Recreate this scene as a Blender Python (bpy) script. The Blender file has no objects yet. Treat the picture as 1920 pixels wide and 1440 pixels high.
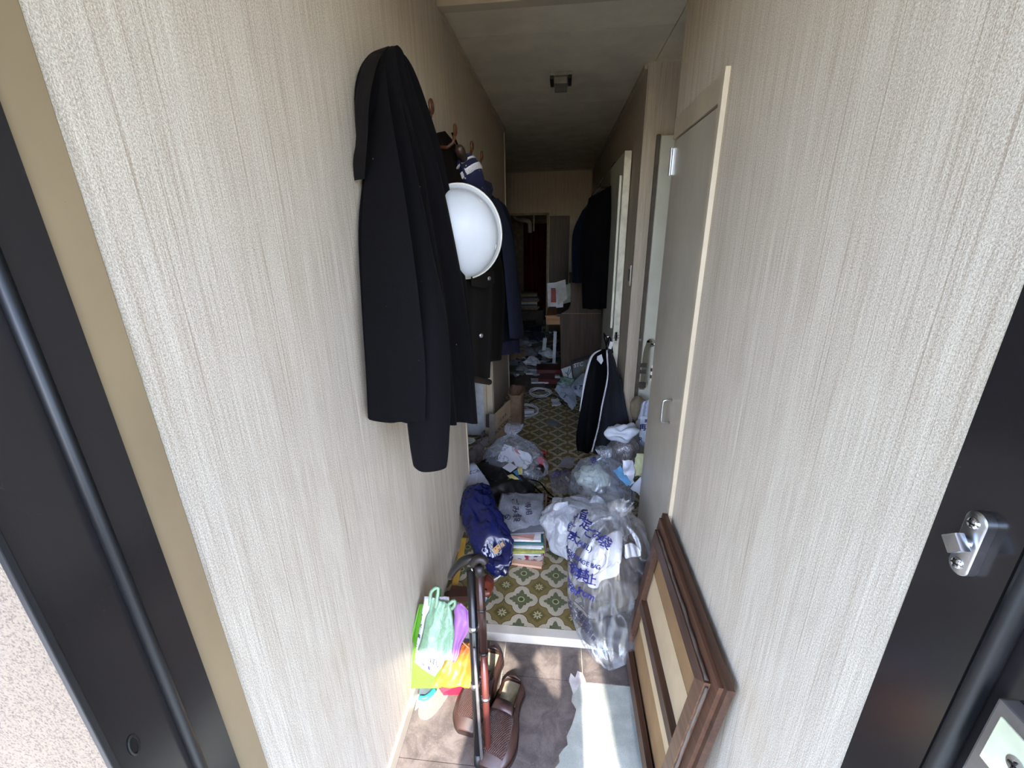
import bpy, bmesh, math, random
from mathutils import Vector, Matrix, noise as mnoise
PI = math.pi
SC = bpy.context.scene
COL = SC.collection
random.seed(7)

# ------------------------------------------------------------------ camera
CAM_H, FPX = 1.5, 796.2
YAW, PITCH, ROLL = 0.11264, -0.34136, -0.01715
_f = Vector((-math.sin(YAW), math.cos(YAW), 0)); _r = Vector((math.cos(YAW), math.sin(YAW), 0)); _u = Vector((0, 0, 1))
_f2 = _f*math.cos(PITCH) + _u*math.sin(PITCH); _u2 = _u*math.cos(PITCH) - _f*math.sin(PITCH)
_r3 = _r*math.cos(ROLL) + _u2*math.sin(ROLL); _u3 = _u2*math.cos(ROLL) - _r*math.sin(ROLL)
cd = bpy.data.cameras.new('camera'); cam = bpy.data.objects.new('camera', cd); COL.objects.link(cam)
cd.sensor_fit = 'HORIZONTAL'; cd.sensor_width = 36.0; cd.lens = 36.0*FPX/1920.0; cd.clip_start = 0.02
M = Matrix((_r3, _u3, -_f2)).transposed().to_4x4(); M.translation = (0, 0, CAM_H)
cam.matrix_world = M
SC.camera = cam
EYE = Vector((0, 0, CAM_H))

# ------------------------------------------------------------------ light
SC.view_settings.view_transform = 'Standard'; SC.view_settings.look = 'None'
SC.view_settings.gamma = 1.0; SC.view_settings.use_curve_mapping = False
SC.view_settings.exposure = 2.4
SUN_DIR = Vector((-0.09, 1.0, -0.98)).normalized()
w = bpy.data.worlds.new('sky'); SC.world = w; w.use_nodes = True
nt = w.node_tree; nt.nodes.clear()
out = nt.nodes.new('ShaderNodeOutputWorld'); bg = nt.nodes.new('ShaderNodeBackground')
sky = nt.nodes.new('ShaderNodeTexSky'); sky.sky_type = 'NISHITA'; sky.sun_disc = False
sky.sun_elevation = math.radians(44); sky.sun_rotation = math.radians(175); sky.air_density = 1.2; sky.dust_density = 1.6; sky.ozone_density = 1.0
tint = nt.nodes.new('ShaderNodeMix'); tint.data_type = 'RGBA'; tint.blend_type = 'MULTIPLY'; tint.inputs[0].default_value = 1.0
tint.inputs[7].default_value = (.88, 1.0, 1.30, 1); nt.links.new(sky.outputs[0], tint.inputs[6]); nt.links.new(tint.outputs[2], bg.inputs[0]); bg.inputs[1].default_value = 0.42
nt.links.new(bg.outputs[0], out.inputs[0])
sd = bpy.data.lights.new('sun', 'SUN'); sd.energy = 3.3; sd.angle = math.radians(0.6); sd.color = (1.0, 0.94, 0.85)
so = bpy.data.objects.new('sun', sd); COL.objects.link(so)
so.rotation_euler = SUN_DIR.to_track_quat('-Z', 'Y').to_euler(); so.location = (0, -4, 6)

# ------------------------------------------------------------------ surveying: where a sight line meets a plane of the room
def ray(px, py):
    return (_f2*FPX + _r3*(px-960) - _u3*(py-720)).normalized()
def atz(px, py, z):
    d = ray(px, py); return EYE + d*((z-EYE.z)/d.z)
def atx(px, py, x):
    d = ray(px, py); return EYE + d*((x-EYE.x)/d.x)
def aty(px, py, y):
    d = ray(px, py); return EYE + d*((y-EYE.y)/d.y)

# ------------------------------------------------------------------ node helpers
class N:
    """a shader value that understands arithmetic"""
    nt = None
    def __init__(s, v): s.v = v
    @staticmethod
    def op(o, *a):
        n = N.nt.nodes.new('ShaderNodeMath'); n.operation = o
        for i, x in enumerate(a):
            x = x.v if isinstance(x, N) else x
            if isinstance(x, (int, float)): n.inputs[i].default_value = x
            else: N.nt.links.new(x, n.inputs[i])
        return N(n.outputs[0])
    def __add__(s, o): return N.op('ADD', s, o)
    __radd__ = __add__
    def __sub__(s, o): return N.op('SUBTRACT', s, o)
    def __rsub__(s, o): return N.op('SUBTRACT', o, s)
    def __mul__(s, o): return N.op('MULTIPLY', s, o)
    __rmul__ = __mul__
    def __truediv__(s, o): return N.op('DIVIDE', s, o)
    def lt(s, o): return N.op('LESS_THAN', s, o)
    def gt(s, o): return N.op('GREATER_THAN', s, o)
def nmin(a, b): return N.op('MINIMUM', a, b)
def nmax(a, b): return N.op('MAXIMUM', a, b)
def nabs(a): return N.op('ABSOLUTE', a)
def nfrac(a): return N.op('FRACT', a)
def nlen(a, b): return N.op('SQRT', a*a + b*b)
def nsm(x, a, b):
    n = N.nt.nodes.new('ShaderNodeMapRange'); n.interpolation_type = 'SMOOTHSTEP'
    N.nt.links.new(x.v, n.inputs[0]); n.inputs[1].default_value = a; n.inputs[2].default_value = b
    return N(n.outputs[0])
def nmix(f, a, b):
    n = N.nt.nodes.new('ShaderNodeMix'); n.data_type = 'RGBA'
    f = f.v if isinstance(f, N) else f
    if isinstance(f, (int, float)): n.inputs[0].default_value = f
    else: N.nt.links.new(f, n.inputs[0])
    for i, c in ((6, a), (7, b)):
        if isinstance(c, (tuple, list)): n.inputs[i].default_value = (*c[:3], 1)
        else: N.nt.links.new(c.v if isinstance(c, N) else c, n.inputs[i])
    return N(n.outputs[2])
def npos():
    g = N.nt.nodes.new('ShaderNodeNewGeometry'); s = N.nt.nodes.new('ShaderNodeSeparateXYZ')
    N.nt.links.new(g.outputs['Position'], s.inputs[0]); return [N(s.outputs[i]) for i in range(3)]
def nobj():
    g = N.nt.nodes.new('ShaderNodeTexCoord'); s = N.nt.nodes.new('ShaderNodeSeparateXYZ')
    N.nt.links.new(g.outputs['Object'], s.inputs[0]); return [N(s.outputs[i]) for i in range(3)]
def nvec(x, y, z):
    c = N.nt.nodes.new('ShaderNodeCombineXYZ')
    for i, a in enumerate((x, y, z)):
        if isinstance(a, N): N.nt.links.new(a.v, c.inputs[i])
        else: c.inputs[i].default_value = a
    return c.outputs[0]
def nnoise(vec, scale=1, detail=2, rough=.5, dist=0):
    n = N.nt.nodes.new('ShaderNodeTexNoise'); n.inputs['Scale'].default_value = scale
    n.inputs['Detail'].default_value = detail; n.inputs['Roughness'].default_value = rough; n.inputs['Distortion'].default_value = dist
    if vec is not None: N.nt.links.new(vec, n.inputs['Vector'])
    return N(n.outputs[0])
def lin(c):
    """#rrggbb or 0-255 triple to linear"""
    if isinstance(c, str): c = tuple(int(c[i:i+2], 16) for i in (1, 3, 5))
    return tuple(((x/255)/12.92 if x <= 10 else (((x/255)+.055)/1.055)**2.4) for x in c)

def mat_begin(name):
    m = bpy.data.materials.new(name); m.use_nodes = True; t = m.node_tree; N.nt = t
    return m, t, t.nodes['Principled BSDF']
def setcol(t, b, c):
    if isinstance(c, N): t.links.new(c.v, b.inputs['Base Color'])
    else: b.inputs['Base Color'].default_value = (*c[:3], 1)
def bump(t, b, h, strength=.3, dist=.002):
    n = t.nodes.new('ShaderNodeBump'); n.inputs['Strength'].default_value = strength; n.inputs['Distance'].default_value = dist
    t.links.new(h.v, n.inputs['Height']); t.links.new(n.outputs[0], b.inputs['Normal'])
MATS = {}
def mat(name, c, rough=.6, metal=0, var=.12, scale=12, bmp=0, bscale=None, stretch=(1, 1, 1), spec=.5, sheen=0, coat=0):
    """plain material: one colour with a soft procedural variation"""
    if name in MATS: return MATS[name]
    m, t, b = mat_begin(name); c = lin(c)
    x, y, z = nobj()
    v = nvec(x*stretch[0], y*stretch[1], z*stretch[2])
    n = nnoise(v, scale, 4, .6)
    lo = tuple(max(0, k*(1-var*1.6)) for k in c); hi = tuple(min(1, k*(1+var*1.6)) for k in c)
    setcol(t, b, nmix(nsm(n, .3, .7), lo, hi))
    b.inputs['Roughness'].default_value = rough; b.inputs['Metallic'].default_value = metal
    b.inputs['Specular IOR Level'].default_value = spec
    if sheen: b.inputs['Sheen Weight'].default_value = sheen
    if coat: b.inputs['Coat Weight'].default_value = coat
    if bmp: bump(t, b, nnoise(v, bscale or scale*6, 3), bmp, .002)
    MATS[name] = m; return m
def film(name, c, alpha=.2, rough=.18, wrinkle=14, bmp=.5, streak=.35, gloss=.16, edge=.35):
    """thin plastic film: see-through with a glossy sheen, paler edge-on, with highlight streaks painted along the creases"""
    if name in MATS: return MATS[name]
    m, t, b = mat_begin(name); c = lin(c)
    x, y, z = nobj(); v = nvec(x, y, z)
    ridge = nabs(nnoise(v, wrinkle, 2, .5, 1.4)-.5)*2
    r2 = nabs(nnoise(nvec(x*1.8, y*1.8, z*.7), wrinkle*.8, 2, .5, 2.0)-.5)*2
    setcol(t, b, c); b.inputs['Roughness'].default_value = max(rough, .25)
    bp = t.nodes.new('ShaderNodeBump'); bp.inputs['Strength'].default_value = bmp; bp.inputs['Distance'].default_value = .008
    t.links.new((ridge*.6+r2).v, bp.inputs['Height']); t.links.new(bp.outputs[0], b.inputs['Normal'])
    tr = t.nodes.new('ShaderNodeBsdfTransparent'); g = 1-alpha*.3; tr.inputs[0].default_value = (g, g, g, 1)
    gl = t.nodes.new('ShaderNodeBsdfGlossy'); gl.inputs['Color'].default_value = (gloss, gloss, gloss, 1); gl.inputs['Roughness'].default_value = rough
    t.links.new(bp.outputs[0], gl.inputs['Normal'])
    ad = t.nodes.new('ShaderNodeAddShader'); t.links.new(tr.outputs[0], ad.inputs[0]); t.links.new(gl.outputs[0], ad.inputs[1])
    lw = t.nodes.new('ShaderNodeLayerWeight'); lw.inputs[0].default_value = .3
    f = nmin(N(lw.outputs[1])*edge + alpha + nsm(r2, .10, .0)*streak, 1.0)  # streak term paints pale highlights on the creases
    mx = t.nodes.new('ShaderNodeMixShader'); t.links.new(f.v, mx.inputs[0]); t.links.new(ad.outputs[0], mx.inputs[1]); t.links.new(b.outputs[0], mx.inputs[2])
    t.links.new(mx.outputs[0], t.nodes['Material Output'].inputs[0])
    MATS[name] = m; return m

# ------------------------------------------------------------------ mesh helpers
class MB:
    def __init__(s): s.b = bmesh.new()
    def box(s, c, d, rot=None, bev=0):
        r = bmesh.ops.create_cube(s.b, size=1); vs = r['verts']
        for v in vs: v.co = Vector((v.co.x*d[0], v.co.y*d[1], v.co.z*d[2]))
        if bev:
            es = list({e for v in vs for e in v.link_edges})
            r = bmesh.ops.bevel(s.b, geom=es, offset=bev, segments=2, affect='EDGES', profile=.6)
            vs = list({v for f in r['faces'] for v in f.verts} | {v for v in vs if v.is_valid})
        m = (rot.to_4x4() if isinstance(rot, Matrix) else Matrix.Identity(4))
        m = Matrix.Translation(c) @ m
        for v in vs: v.co = m @ v.co
        return s
    def bb(s, a, b, bev=0):
        a = Vector(a); b = Vector(b)
        return s.box((a+b)/2, [abs(k) for k in (b-a)], None, bev)
    def face(s, pts):
        s.b.faces.new([s.b.verts.new(p) for p in pts]); return s
    def prism(s, pts, d):
        """closed polygon pts pushed along d"""
        d = Vector(d); A = [s.b.verts.new(p) for p in pts]; B = [s.b.verts.new(Vector(p)+d) for p in pts]
        n = len(pts); s.b.faces.new(A); s.b.faces.new(B[::-1])
        for i in range(n): s.b.faces.new((A[i], A[(i+1) % n], B[(i+1) % n], B[i]))
        return s
    def loft(s, rings, closed=True, cap=True):
        R = [[s.b.verts.new(p) for p in r] for r in rings]
        n = len(rings[0]); k = n if closed else n-1
        for a, b in zip(R, R[1:]):
            for i in range(k):
                j = (i+1) % n
                try: s.b.faces.new((a[i], a[j], b[j], b[i]))
                except ValueError: pass
        if cap and closed:
            for r in (R[0][::-1], R[-1]):
                try: s.b.faces.new(r)
                except ValueError: pass
        return s
    def tube(s, pts, rad, n=8, cap=True):
        pts = [Vector(p) for p in pts]; rings = []
        up = None
        for i, p in enumerate(pts):
            t = (pts[min(i+1, len(pts)-1)] - pts[max(i-1, 0)])
            if t.length < 1e-9: t = Vector((0, 0, 1))
            t.normalize()
            if up is None: up = Vector((0, 0, 1)) if abs(t.z) < .9 else Vector((1, 0, 0))
            a = (up - t*up.dot(t))
            if a.length < 1e-6: a = t.orthogonal()
            a.normalize(); b = t.cross(a); up = a
            r = rad[i] if isinstance(rad, (list, tuple)) else rad
            rings.append([p + a*math.cos(2*PI*k/n)*r + b*math.sin(2*PI*k/n)*r for k in range(n)])
        return s.loft(rings, True, cap)
    def lathe(s, prof, n=24, m=None):
        """prof: (r, z) pairs"""
        m = m or Matrix.Identity(4)
        return s.loft([[m @ Vector((r*math.cos(2*PI*k/n), r*math.sin(2*PI*k/n), z)) for k in range(n)] for r, z in prof], True, True)
    def grid(s, fn, nu, nv):
        V = [[s.b.verts.new(fn(i/nu, j/nv)) for j in range(nv+1)] for i in range(nu+1)]
        for i in range(nu):
            for j in range(nv): s.b.faces.new((V[i][j], V[i+1][j], V[i+1][j+1], V[i][j+1]))
        return s
def obj(name, mb, m, parent=None, smooth=False, solid=0, sub=0):
    me = bpy.data.meshes.new(name)
    bm = mb.b if isinstance(mb, MB) else mb
    bmesh.ops.recalc_face_normals(bm, faces=bm.faces[:])
    bm.to_mesh(me); bm.free()
    o = bpy.data.objects.new(name, me); COL.objects.link(o)
    if m: me.materials.append(m)
    if smooth:
        for p in me.polygons: p.use_smooth = True
    if solid:
        k = o.modifiers.new('solid', 'SOLIDIFY'); k.thickness = solid; k.offset = 0
    if sub:
        k = o.modifiers.new('sub', 'SUBSURF'); k.levels = k.render_levels = sub
    if parent: o.parent = parent
    return o
def sharp(o, ang=35):
    for p in o.data.polygons: p.use_smooth = True
    o.data.set_sharp_from_angle(angle=math.radians(ang)); return o
def tag(o, label, cat, group=None, kind=None):
    o['label'] = label; o['category'] = cat
    if group: o['group'] = group
    if kind: o['kind'] = kind
    return o
def thing(name, label, cat, loc, group=None):
    o = bpy.data.objects.new(name, None); COL.objects.link(o); o.location = loc; o.empty_display_size = .05
    return tag(o, label, cat, group)
def part(name, mb, m, root, **k):
    """child built in world coordinates"""
    o = obj(name, mb, m, None, **k); o.parent = root
    L = Vector((0, 0, 0)); p = root
    while p: L += p.location; p = p.parent
    o.data.transform(Matrix.Translation(-L)); return o
def struct(name, mb, m, **k):
    o = obj(name, mb, m, **k); o['kind'] = 'structure'; return o

# ------------------------------------------------------------------ setting materials
XL, XR, XP = -.465, .39, .425        # left wall, near right wall, right wall further in
ZC, ZF = 2.30, .04                   # ceiling, raised floor
def wallpaper(name, axis):
    m, t, b = mat_begin(name)
    p = npos(); a = p[axis]; z = p[2]
    rib = nnoise(nvec(a*300, z*6, 0), 1, 3, .75)
    wide = nnoise(nvec(a*34, z*.5, 3), 1, 2, .5)
    grain = nnoise(nvec(a*1000, z*800, 7), 1, 1, .6)
    stain = nnoise(nvec(a*1.6, z*1.1, 11), 1, 3, .6)
    g2 = nnoise(nvec(a*460, z*380, 9), 1, 2, .7); line = nnoise(nvec(a*230, z*1.6, 5), 1, 2, .5)
    k = rib*.30 + wide*.13 + grain*.30 + g2*.46 - .095 - nsm(line, .60, .70)*.09
    c = nmix(nsm(k, .34, .66), lin((161, 144, 123)), lin((222, 212, 194)))
    c = nmix(nsm(stain, .58, .82)*.35, c, lin((176, 146, 108)))
    setcol(t, b, c); b.inputs['Roughness'].default_value = .75; b.inputs['Specular IOR Level'].default_value = .3
    bump(t, b, rib*.5 + g2*.8, .6, .0018)
    return m
WP_Y, WP_X = wallpaper('wallpaper_side', 1), wallpaper('wallpaper_end', 0)
def cushion_floor():
    m, t, b = mat_begin('cushion_vinyl')
    x, y, z = npos(); P = .1452
    wob = nnoise(nvec(x*60, y*60, 0), 1, 2)*.02-.01
    u = nabs(nfrac((x+.133)/P+.5)-.5)+wob; v = nabs(nfrac((y-1.527)/P+.5)-.5)+wob
    d = nmin(nmin(nlen(u-.255, v), nlen(u, v-.255))-.232, (u+v-.50)*.75)
    green = nmin((u+v-.335+nsm(N.op('SINE', N.op('ARCTAN2', v, u)*12), -1, 1)*.05)*.7, nmin(nlen(u*.75-.17, v*1.5), nlen(u*1.5, v*.75-.17))-.085)
    r = nlen(u, v)
    u2 = .5-u; v2 = .5-v; r2 = nlen(u2, v2)
    th = N.op('ARCTAN2', v2, u2)
    petal = r2 - (.095+N.op('COSINE', th*8)*.035)
    fine = nnoise(nvec(x*260, y*260, 0), 1, 3, .7)
    gold = nmix(nsm(fine, .35, .65), lin((108, 94, 52)), lin((136, 120, 74)))
    gold = nmix(nsm(u2+v2, .30, .20), gold, lin((98, 90, 50)))
    gold = nmix(nsm(petal, .012, -.004), gold, lin((184, 178, 144)))
    gold = nmix(nsm(r2, .05, .035), gold, lin((120, 116, 78)))
    med = nmix(nsm(fine, .3, .7), lin((174, 164, 142)), lin((196, 186, 166)))
    gcol = nmix(nsm(fine, .4, .6), lin((74, 82, 56)), lin((108, 112, 82)))
    med = nmix(nsm(green, .012, -.006), med, gcol)
    med = nmix(nsm(nabs(r-.085), .02, .006), med, lin((178, 178, 130)))
    med = nmix(nsm(r, .07, .05), med, lin((72, 78, 44)))
    c = nmix(nsm(d, .004, -.004), gold, med)
    c = nmix(nsm(nabs(d-.005), .010, .004), c, lin((66, 56, 32)))
    dirt = nnoise(nvec(x*4, y*4, 2), 1, 4, .6)
    c = nmix(nsm(dirt, .5, .8)*.3, c, lin((96, 84, 60)))
    setcol(t, b, c); b.inputs['Roughness'].default_value = .5
    bump(t, b, fine, .15, .001)
    return m
def speckle_concrete():
    m, t, b = mat_begin('bare_concrete')
    x, y, z = npos()
    s = nnoise(nvec(x*520, y*520, 0), 1, 1, .5); bl = nnoise(nvec(x*9, y*9, 4), 1, 4, .6); st = nnoise(nvec(x*16, y*12, 9), 1, 4, .7)
    c = nmix(nsm(bl, .35, .65), lin((158, 162, 152)), lin((186, 189, 178)))
    c = nmix(nsm(s, .62, .70)*.75, c, lin((98, 100, 92)))
    c = nmix(nsm(st, .58, .75)*.45, c, lin((160, 138, 98)))
    setcol(t, b, c); b.inputs['Roughness'].default_value = .85
    bump(t, b, s, .3, .001); return m
def tile_mat():
    m, t, b = mat_begin('vinyl_tile')
    x, y, z = npos()
    a = nnoise(nvec(x*14, y*14, 0), 1, 6, .7, .6); f = nnoise(nvec(x*240, y*240, 0), 1, 2, .6); k = nnoise(nvec(x*45, y*45, 5), 1, 3, .6)
    c = nmix(nsm(a, .33, .68), lin((80, 72, 69)), lin((114, 104, 99)))
    c = nmix(nsm(f, .58, .75)*.5, c, lin((150, 136, 124)))
    c = nmix(nsm(k, .66, .78)*.6, c, lin((82, 68, 60)))
    setcol(t, b, c); b.inputs['Roughness'].default_value = .55
    bump(t, b, a, .1, .001); return m
def wood(name, c1, c2, axis=2, scale=1, rough=.5, grain=60):
    m, t, b = mat_begin(name)
    p = list(nobj()); s = [grain*scale]*3; s[axis] = 3*scale
    n = nnoise(nvec(p[0]*s[0], p[1]*s[1], p[2]*s[2]), 1, 4, .6, .8)
    n2 = nnoise(nvec(p[0]*8, p[1]*8, p[2]*8), 1, 3)
    c = nmix(nsm(n, .3, .7), lin(c1), lin(c2)); c = nmix(nsm(n2, .45, .8)*.3, c, lin(c1))
    setcol(t, b, c); b.inputs['Roughness'].default_value = rough
    bump(t, b, n, .15, .001); return m
def scuffed(name, c, rough, marks, metal=0):
    m, t, b = mat_begin(name); x, y, z = npos()
    n = nnoise(nvec(x*5, y*5, z*3), 1, 5, .6); sc = nnoise(nvec(x*40, y*40, z*40), 1, 4, .7)
    cc = lin(c); col = nmix(nsm(n, .3, .7), tuple(k*.9 for k in cc), tuple(min(1, k*1.08) for k in cc))
    col = nmix(nsm(sc, .68, .78)*.5, col, lin(marks))
    setcol(t, b, col); b.inputs['Roughness'].default_value = rough; b.inputs['Metallic'].default_value = metal
    return m
CUSH, CONC, TILE = cushion_floor(), speckle_concrete(), tile_mat()
CEILM = scuffed('ceiling_board', (226, 214, 190), .7, (150, 138, 118))
CREAM = scuffed('cream_paint', (194, 180, 156), .42, (150, 124, 90))
CASING = scuffed('casing_paint', (140, 121, 92), .35, (112, 88, 58))
PALE = scuffed('pale_paint', (222, 221, 204), .5, (150, 148, 132))
GREYP = scuffed('grey_steel_paint', (194, 184, 166), .3, (120, 112, 98))
DKMET = scuffed('dark_bronze_metal', (40, 37, 37), .2, (74, 72, 72), .25)
RUB = mat('black_rubber', (18, 19, 21), .45, var=.05)
SILV = mat('brushed_silver', (190, 192, 196), .3, 1.0, .06, 60)
CHROME = mat('chrome', (215, 215, 220), .12, 1.0, .03)
SILLM = scuffed('worn_white_sill', (206, 198, 184), .6, (110, 92, 74))
STUC = None
def stucco():
    m, t, b = mat_begin('sprayed_stucco'); x, y, z = npos()
    n = nnoise(nvec(x*420, y*420, z*420), 1, 2, .6)
    setcol(t, b, nmix(nsm(n, .25, .6), lin((80, 68, 55)), lin((126, 111, 93)))); b.inputs['Roughness'].default_value = .8
    bump(t, b, n, .8, .002); return m
STUC = stucco()

# ------------------------------------------------------------------ setting
# entrance floor: bare concrete with vinyl tiles on it, one of them torn away
fl = struct('floor', MB().bb((-.62, -1.35, -.12), (.62, 1.215, -.004)), CONC)
J = .0012
def tile(x0, x1, y0, y1):
    o = obj('tile', MB().bb((x0+J, y0+J, -.004), (x1-J, y1-J, 0), 0), TILE, fl); return o
ys = [.245, .505, .795, 1.081, 1.212]
for j in range(len(ys)-1):
    for i, (a, b_) in enumerate(((-.465, -.178), (-.178, .112), (.112, .39))):
        if i == 2 and j < 3: continue
        if i == 1 and j < 3: continue
        tile(a, b_, ys[j], ys[j+1])
edge = [(.061, 1.080), (.074, 1.038), (.070, 1.01), (.085, .986), (.079, .965), (.070, .94), (.052, .903), (.055, .88), (.042, .868), (.028, .849), (.030, .83), (.016, .814), (.012, .796)]
obj('tile', MB().prism([(-.178+J, .796, -.004), (-.178+J, 1.080, -.004)] + [(a, b_, -.004) for a, b_ in edge], (0, 0, .004)), TILE, fl)
e2 = [(.010, .794), (-.004, .77), (.006, .74), (-.02, .70), (-.03, .65), (-.012, .6), (-.04, .55), (-.05, .506)]
obj('tile', MB().prism([(-.178+J, .506, -.004), (-.178+J, .794, -.004)] + [(a, b_, -.004) for a, b_ in e2], (0, 0, .004)), TILE, fl)
tile(-.178, -.06, .245, .505)
GLUE = mat('torn_backing', (196, 190, 186), .8, var=.2)
obj('torn_backing', MB().prism([(.063, 1.082, .0002), (.07, 1.108, .0002), (.085, 1.092, .0002), (.094, 1.118, .0002), (.112, 1.112, .0002), (.122, 1.082, .0002), (.098, 1.066, .0002), (.078, 1.03, .0002)], (0, 0, .002)), GLUE, fl)
struct('trim_1', MB().bb((-.47, 1.212, -.01), (.43, 1.252, .0405), .003), SILLM)
CARP = scuffed('grey_mat', (84, 80, 76), .9, (60, 54, 50))
f2 = struct('floor_hall', MB().bb((-.92, 1.252, -.1), (.72, 3.98, ZF)), CUSH)
struct('floor_back', MB().bb((-2.3, 3.98, -.1), (.62, 8.2, ZF)), mat('dark_floor', (70, 60, 48), .6))
# walls
T = .07
wl = struct('wall_left', MB().bb((XL-T, .403, -.1), (XL, 1.965, ZC)), WP_Y)
obj('corner_bead', MB().bb((XL-.03, 1.960, ZF), (XL+.004, 1.972, 1.0)), CREAM, wl)
struct('wall_left_inner', MB().prism([(XL-.012, 1.972, ZC), (XL-.012, 1.972, 1.72), (XL-.012, 2.90, 1.72), (XL-.012, 2.90, -.1), (XL-.012, 3.94, -.1), (XL-.012, 3.94, ZC)], (-T, 0, 0)), WP_Y)
struct('wall_niche_left', MB().bb((-.95, 1.9, -.1), (-.90, 3.0, 1.8)), WP_Y)
struct('wall_niche_left_end', MB().bb((-.92, 2.90, -.1), (XL-.08, 2.96, 1.8)), WP_X)
struct('wall_niche_left_near', MB().bb((-.92, 1.90, -.1), (XL-T+.002, 1.965, 1.8)), WP_X)
struct('ceiling_niche', MB().bb((-.92, 1.96, 1.72), (XL-.082, 2.92, 1.76)), CEILM)
struct('trim_2', MB().bb((XL-.05, 3.93, ZF), (XL-.006, 3.955, ZC)), CREAM)
struct('wall_right', MB().prism([(XR, .408, -.1), (XR, 1.243, -.1), (XR, 1.243, 1.86), (XR, 1.745, 1.86), (XR, 1.745, ZC), (XR, .408, ZC)], (T, 0, 0)), WP_Y)
struct('wall_right_side', MB().bb((XR+.006, 1.70, 1.86), (XR+T, 1.75, ZC)), WP_X)
struct('wall_niche', MB().bb((.70, 1.243, -.1), (.74, 2.7, ZC)), WP_Y)
struct('wall_niche_end', MB().bb((XP, 2.62, -.1), (.72, 2.66, ZC)), WP_X)
struct('wall_right_inner', MB().bb((XP, 2.66, -.1), (XP+T, 7.0, ZC)), WP_Y)
struct('wall_back', MB().prism([(-2.3, 6.55, -.1), (-.75, 6.55, -.1), (-.75, 6.55, 1.74), (-.195, 6.55, 1.74), (-.195, 6.55, -.1), (.5, 6.55, -.1), (.5, 6.55, ZC), (-2.3, 6.55, ZC)], (0, .08, 0)), WP_X)
struct('wall_back_left', MB().bb((-2.3, 3.955, -.1), (XL-.012, 4.02, ZC)), WP_X)
struct('wall_far_left', MB().bb((-2.36, 3.9, -.1), (-2.3, 8.2, ZC)), WP_Y)
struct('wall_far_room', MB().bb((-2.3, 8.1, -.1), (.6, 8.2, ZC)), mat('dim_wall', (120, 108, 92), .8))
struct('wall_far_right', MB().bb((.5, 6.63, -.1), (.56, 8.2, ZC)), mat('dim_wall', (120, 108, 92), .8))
# ceiling boards with open joints
ce = struct('ceiling', MB().bb((-2.36, .20, ZC+.012), (.76, 8.2, ZC+.06)), CEILM)
yj = [.245, 1.16, 2.205, 3.265, 4.33, 5.40, 6.55]
for a, b_ in zip(yj, yj[1:]):
    obj('ceiling_panel', MB().bb((XL-.1 if a < 4 else -2.3, a+.002, ZC), (XR+.062 if a < 2.3 else .5, b_-.002, ZC+.012)), CEILM, ce)
obj('ceiling_panel', MB().bb((.4605, 1.3, ZC+.004), (.72, 2.63, ZC+.012)), CEILM, ce)
struct('trim_3', MB().bb((XL, 1.875, ZC-.02), (XR+.07, 1.93, ZC), .003), CREAM)
for nm, x0, x1, y0, y1 in (('trim_4', XL-.012, XL+.003, 1.94, 3.93), ('trim_5', XP-.015, XP, 2.64, 6.5)):
    struct(nm, MB().bb((x0, y0, ZC-.022), (x1, y1, ZC-.002)), CREAM)
struct('baseboard_left', MB().bb((XL-.002, .36, 0), (XL+.009, 1.212, .055), .002), CREAM)
# entrance frame: cream casing, dark steel jambs, gaskets
struct('trim_6', MB().bb((XL-T, .360, -.01), (XL+.002, .4035, 2.22), .001), CASING)
jl = struct('trim_7', MB().bb((XL-T, .322, -.01), (XL+.004, .3605, 2.2)).bb((XL-.012, .248, -.01), (XL-.004, .322, 2.2)), DKMET)
obj('gasket', MB().tube([(XL+.001, .3165, 0), (XL+.001, .3165, 2.2)], .0065, 8), RUB, jl, smooth=True)
obj('gasket', MB().bb((XL-.006, .242, 0), (XL+.001, .2485, 2.2), .001), RUB, jl)
obj('screw_slot', MB().lathe([(.001, 0), (.0075, 0), (.0085, .001), (.0065, .0015), (.006, -.002)], 16, Matrix.Translation((XL-.004, .268, .960)) @ Matrix.Rotation(PI/2, 4, 'Y') @ Matrix.Diagonal((1.9, .7, 1, 1))), RUB, jl)
struct('wall_outside_left', MB().bb((-2.4, .249, -.1), (XL-.0125, .32, 2.45)), STUC)
jr = struct('trim_8', MB().bb((XR-.001, .331, -.01), (XR+T, .409, 2.2)).bb((XR+.012, .245, -.01), (XR+T, .331, 2.2)), DKMET)
obj('gasket', MB().tube([(XR+.004, .322, 0), (XR+.004, .322, 2.2)], .0085, 8), RUB, jr, smooth=True)
struct('wall_outside_right', MB().bb((XR+T, .248, -.1), (2.4, .34, 2.45)), STUC)
struct('trim_9', MB().bb((XL-T, .248, 2.16), (XR+T, .409, 2.45)), DKMET)
struct('wall_over_door', MB().bb((XL-T, .36, 2.2), (XR+T, .42, ZC+.02)), WP_X)
# access balcony the entrance opens on
CONC2 = mat('balcony_concrete', (150, 146, 138), .9, var=.1, scale=3)
struct('floor_outside', MB().bb((-2.4, -1.4, -.14), (2.4, .248, -.02)), CONC2)
struct('ceiling_outside', MB().bb((-2.4, -1.26, 2.40), (2.4, .3, 2.55)), mat('soffit_paint', (190, 186, 178), .9))
struct('pillar_outside', MB().bb((-.56, -1.25, -.14), (-.296, -1.1, 2.42)), STUC)
struct('pillar_outside_right', MB().bb((.388, -1.25, -.14), (.62, -1.1, 2.42)), STUC)

# ------------------------------------------------------------------ doors and fittings
def rotX(a): return Matrix.Rotation(a, 3, 'X')
def rotY(a): return Matrix.Rotation(a, 3, 'Y')
def rotZ(a): return Matrix.Rotation(a, 3, 'Z')
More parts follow.
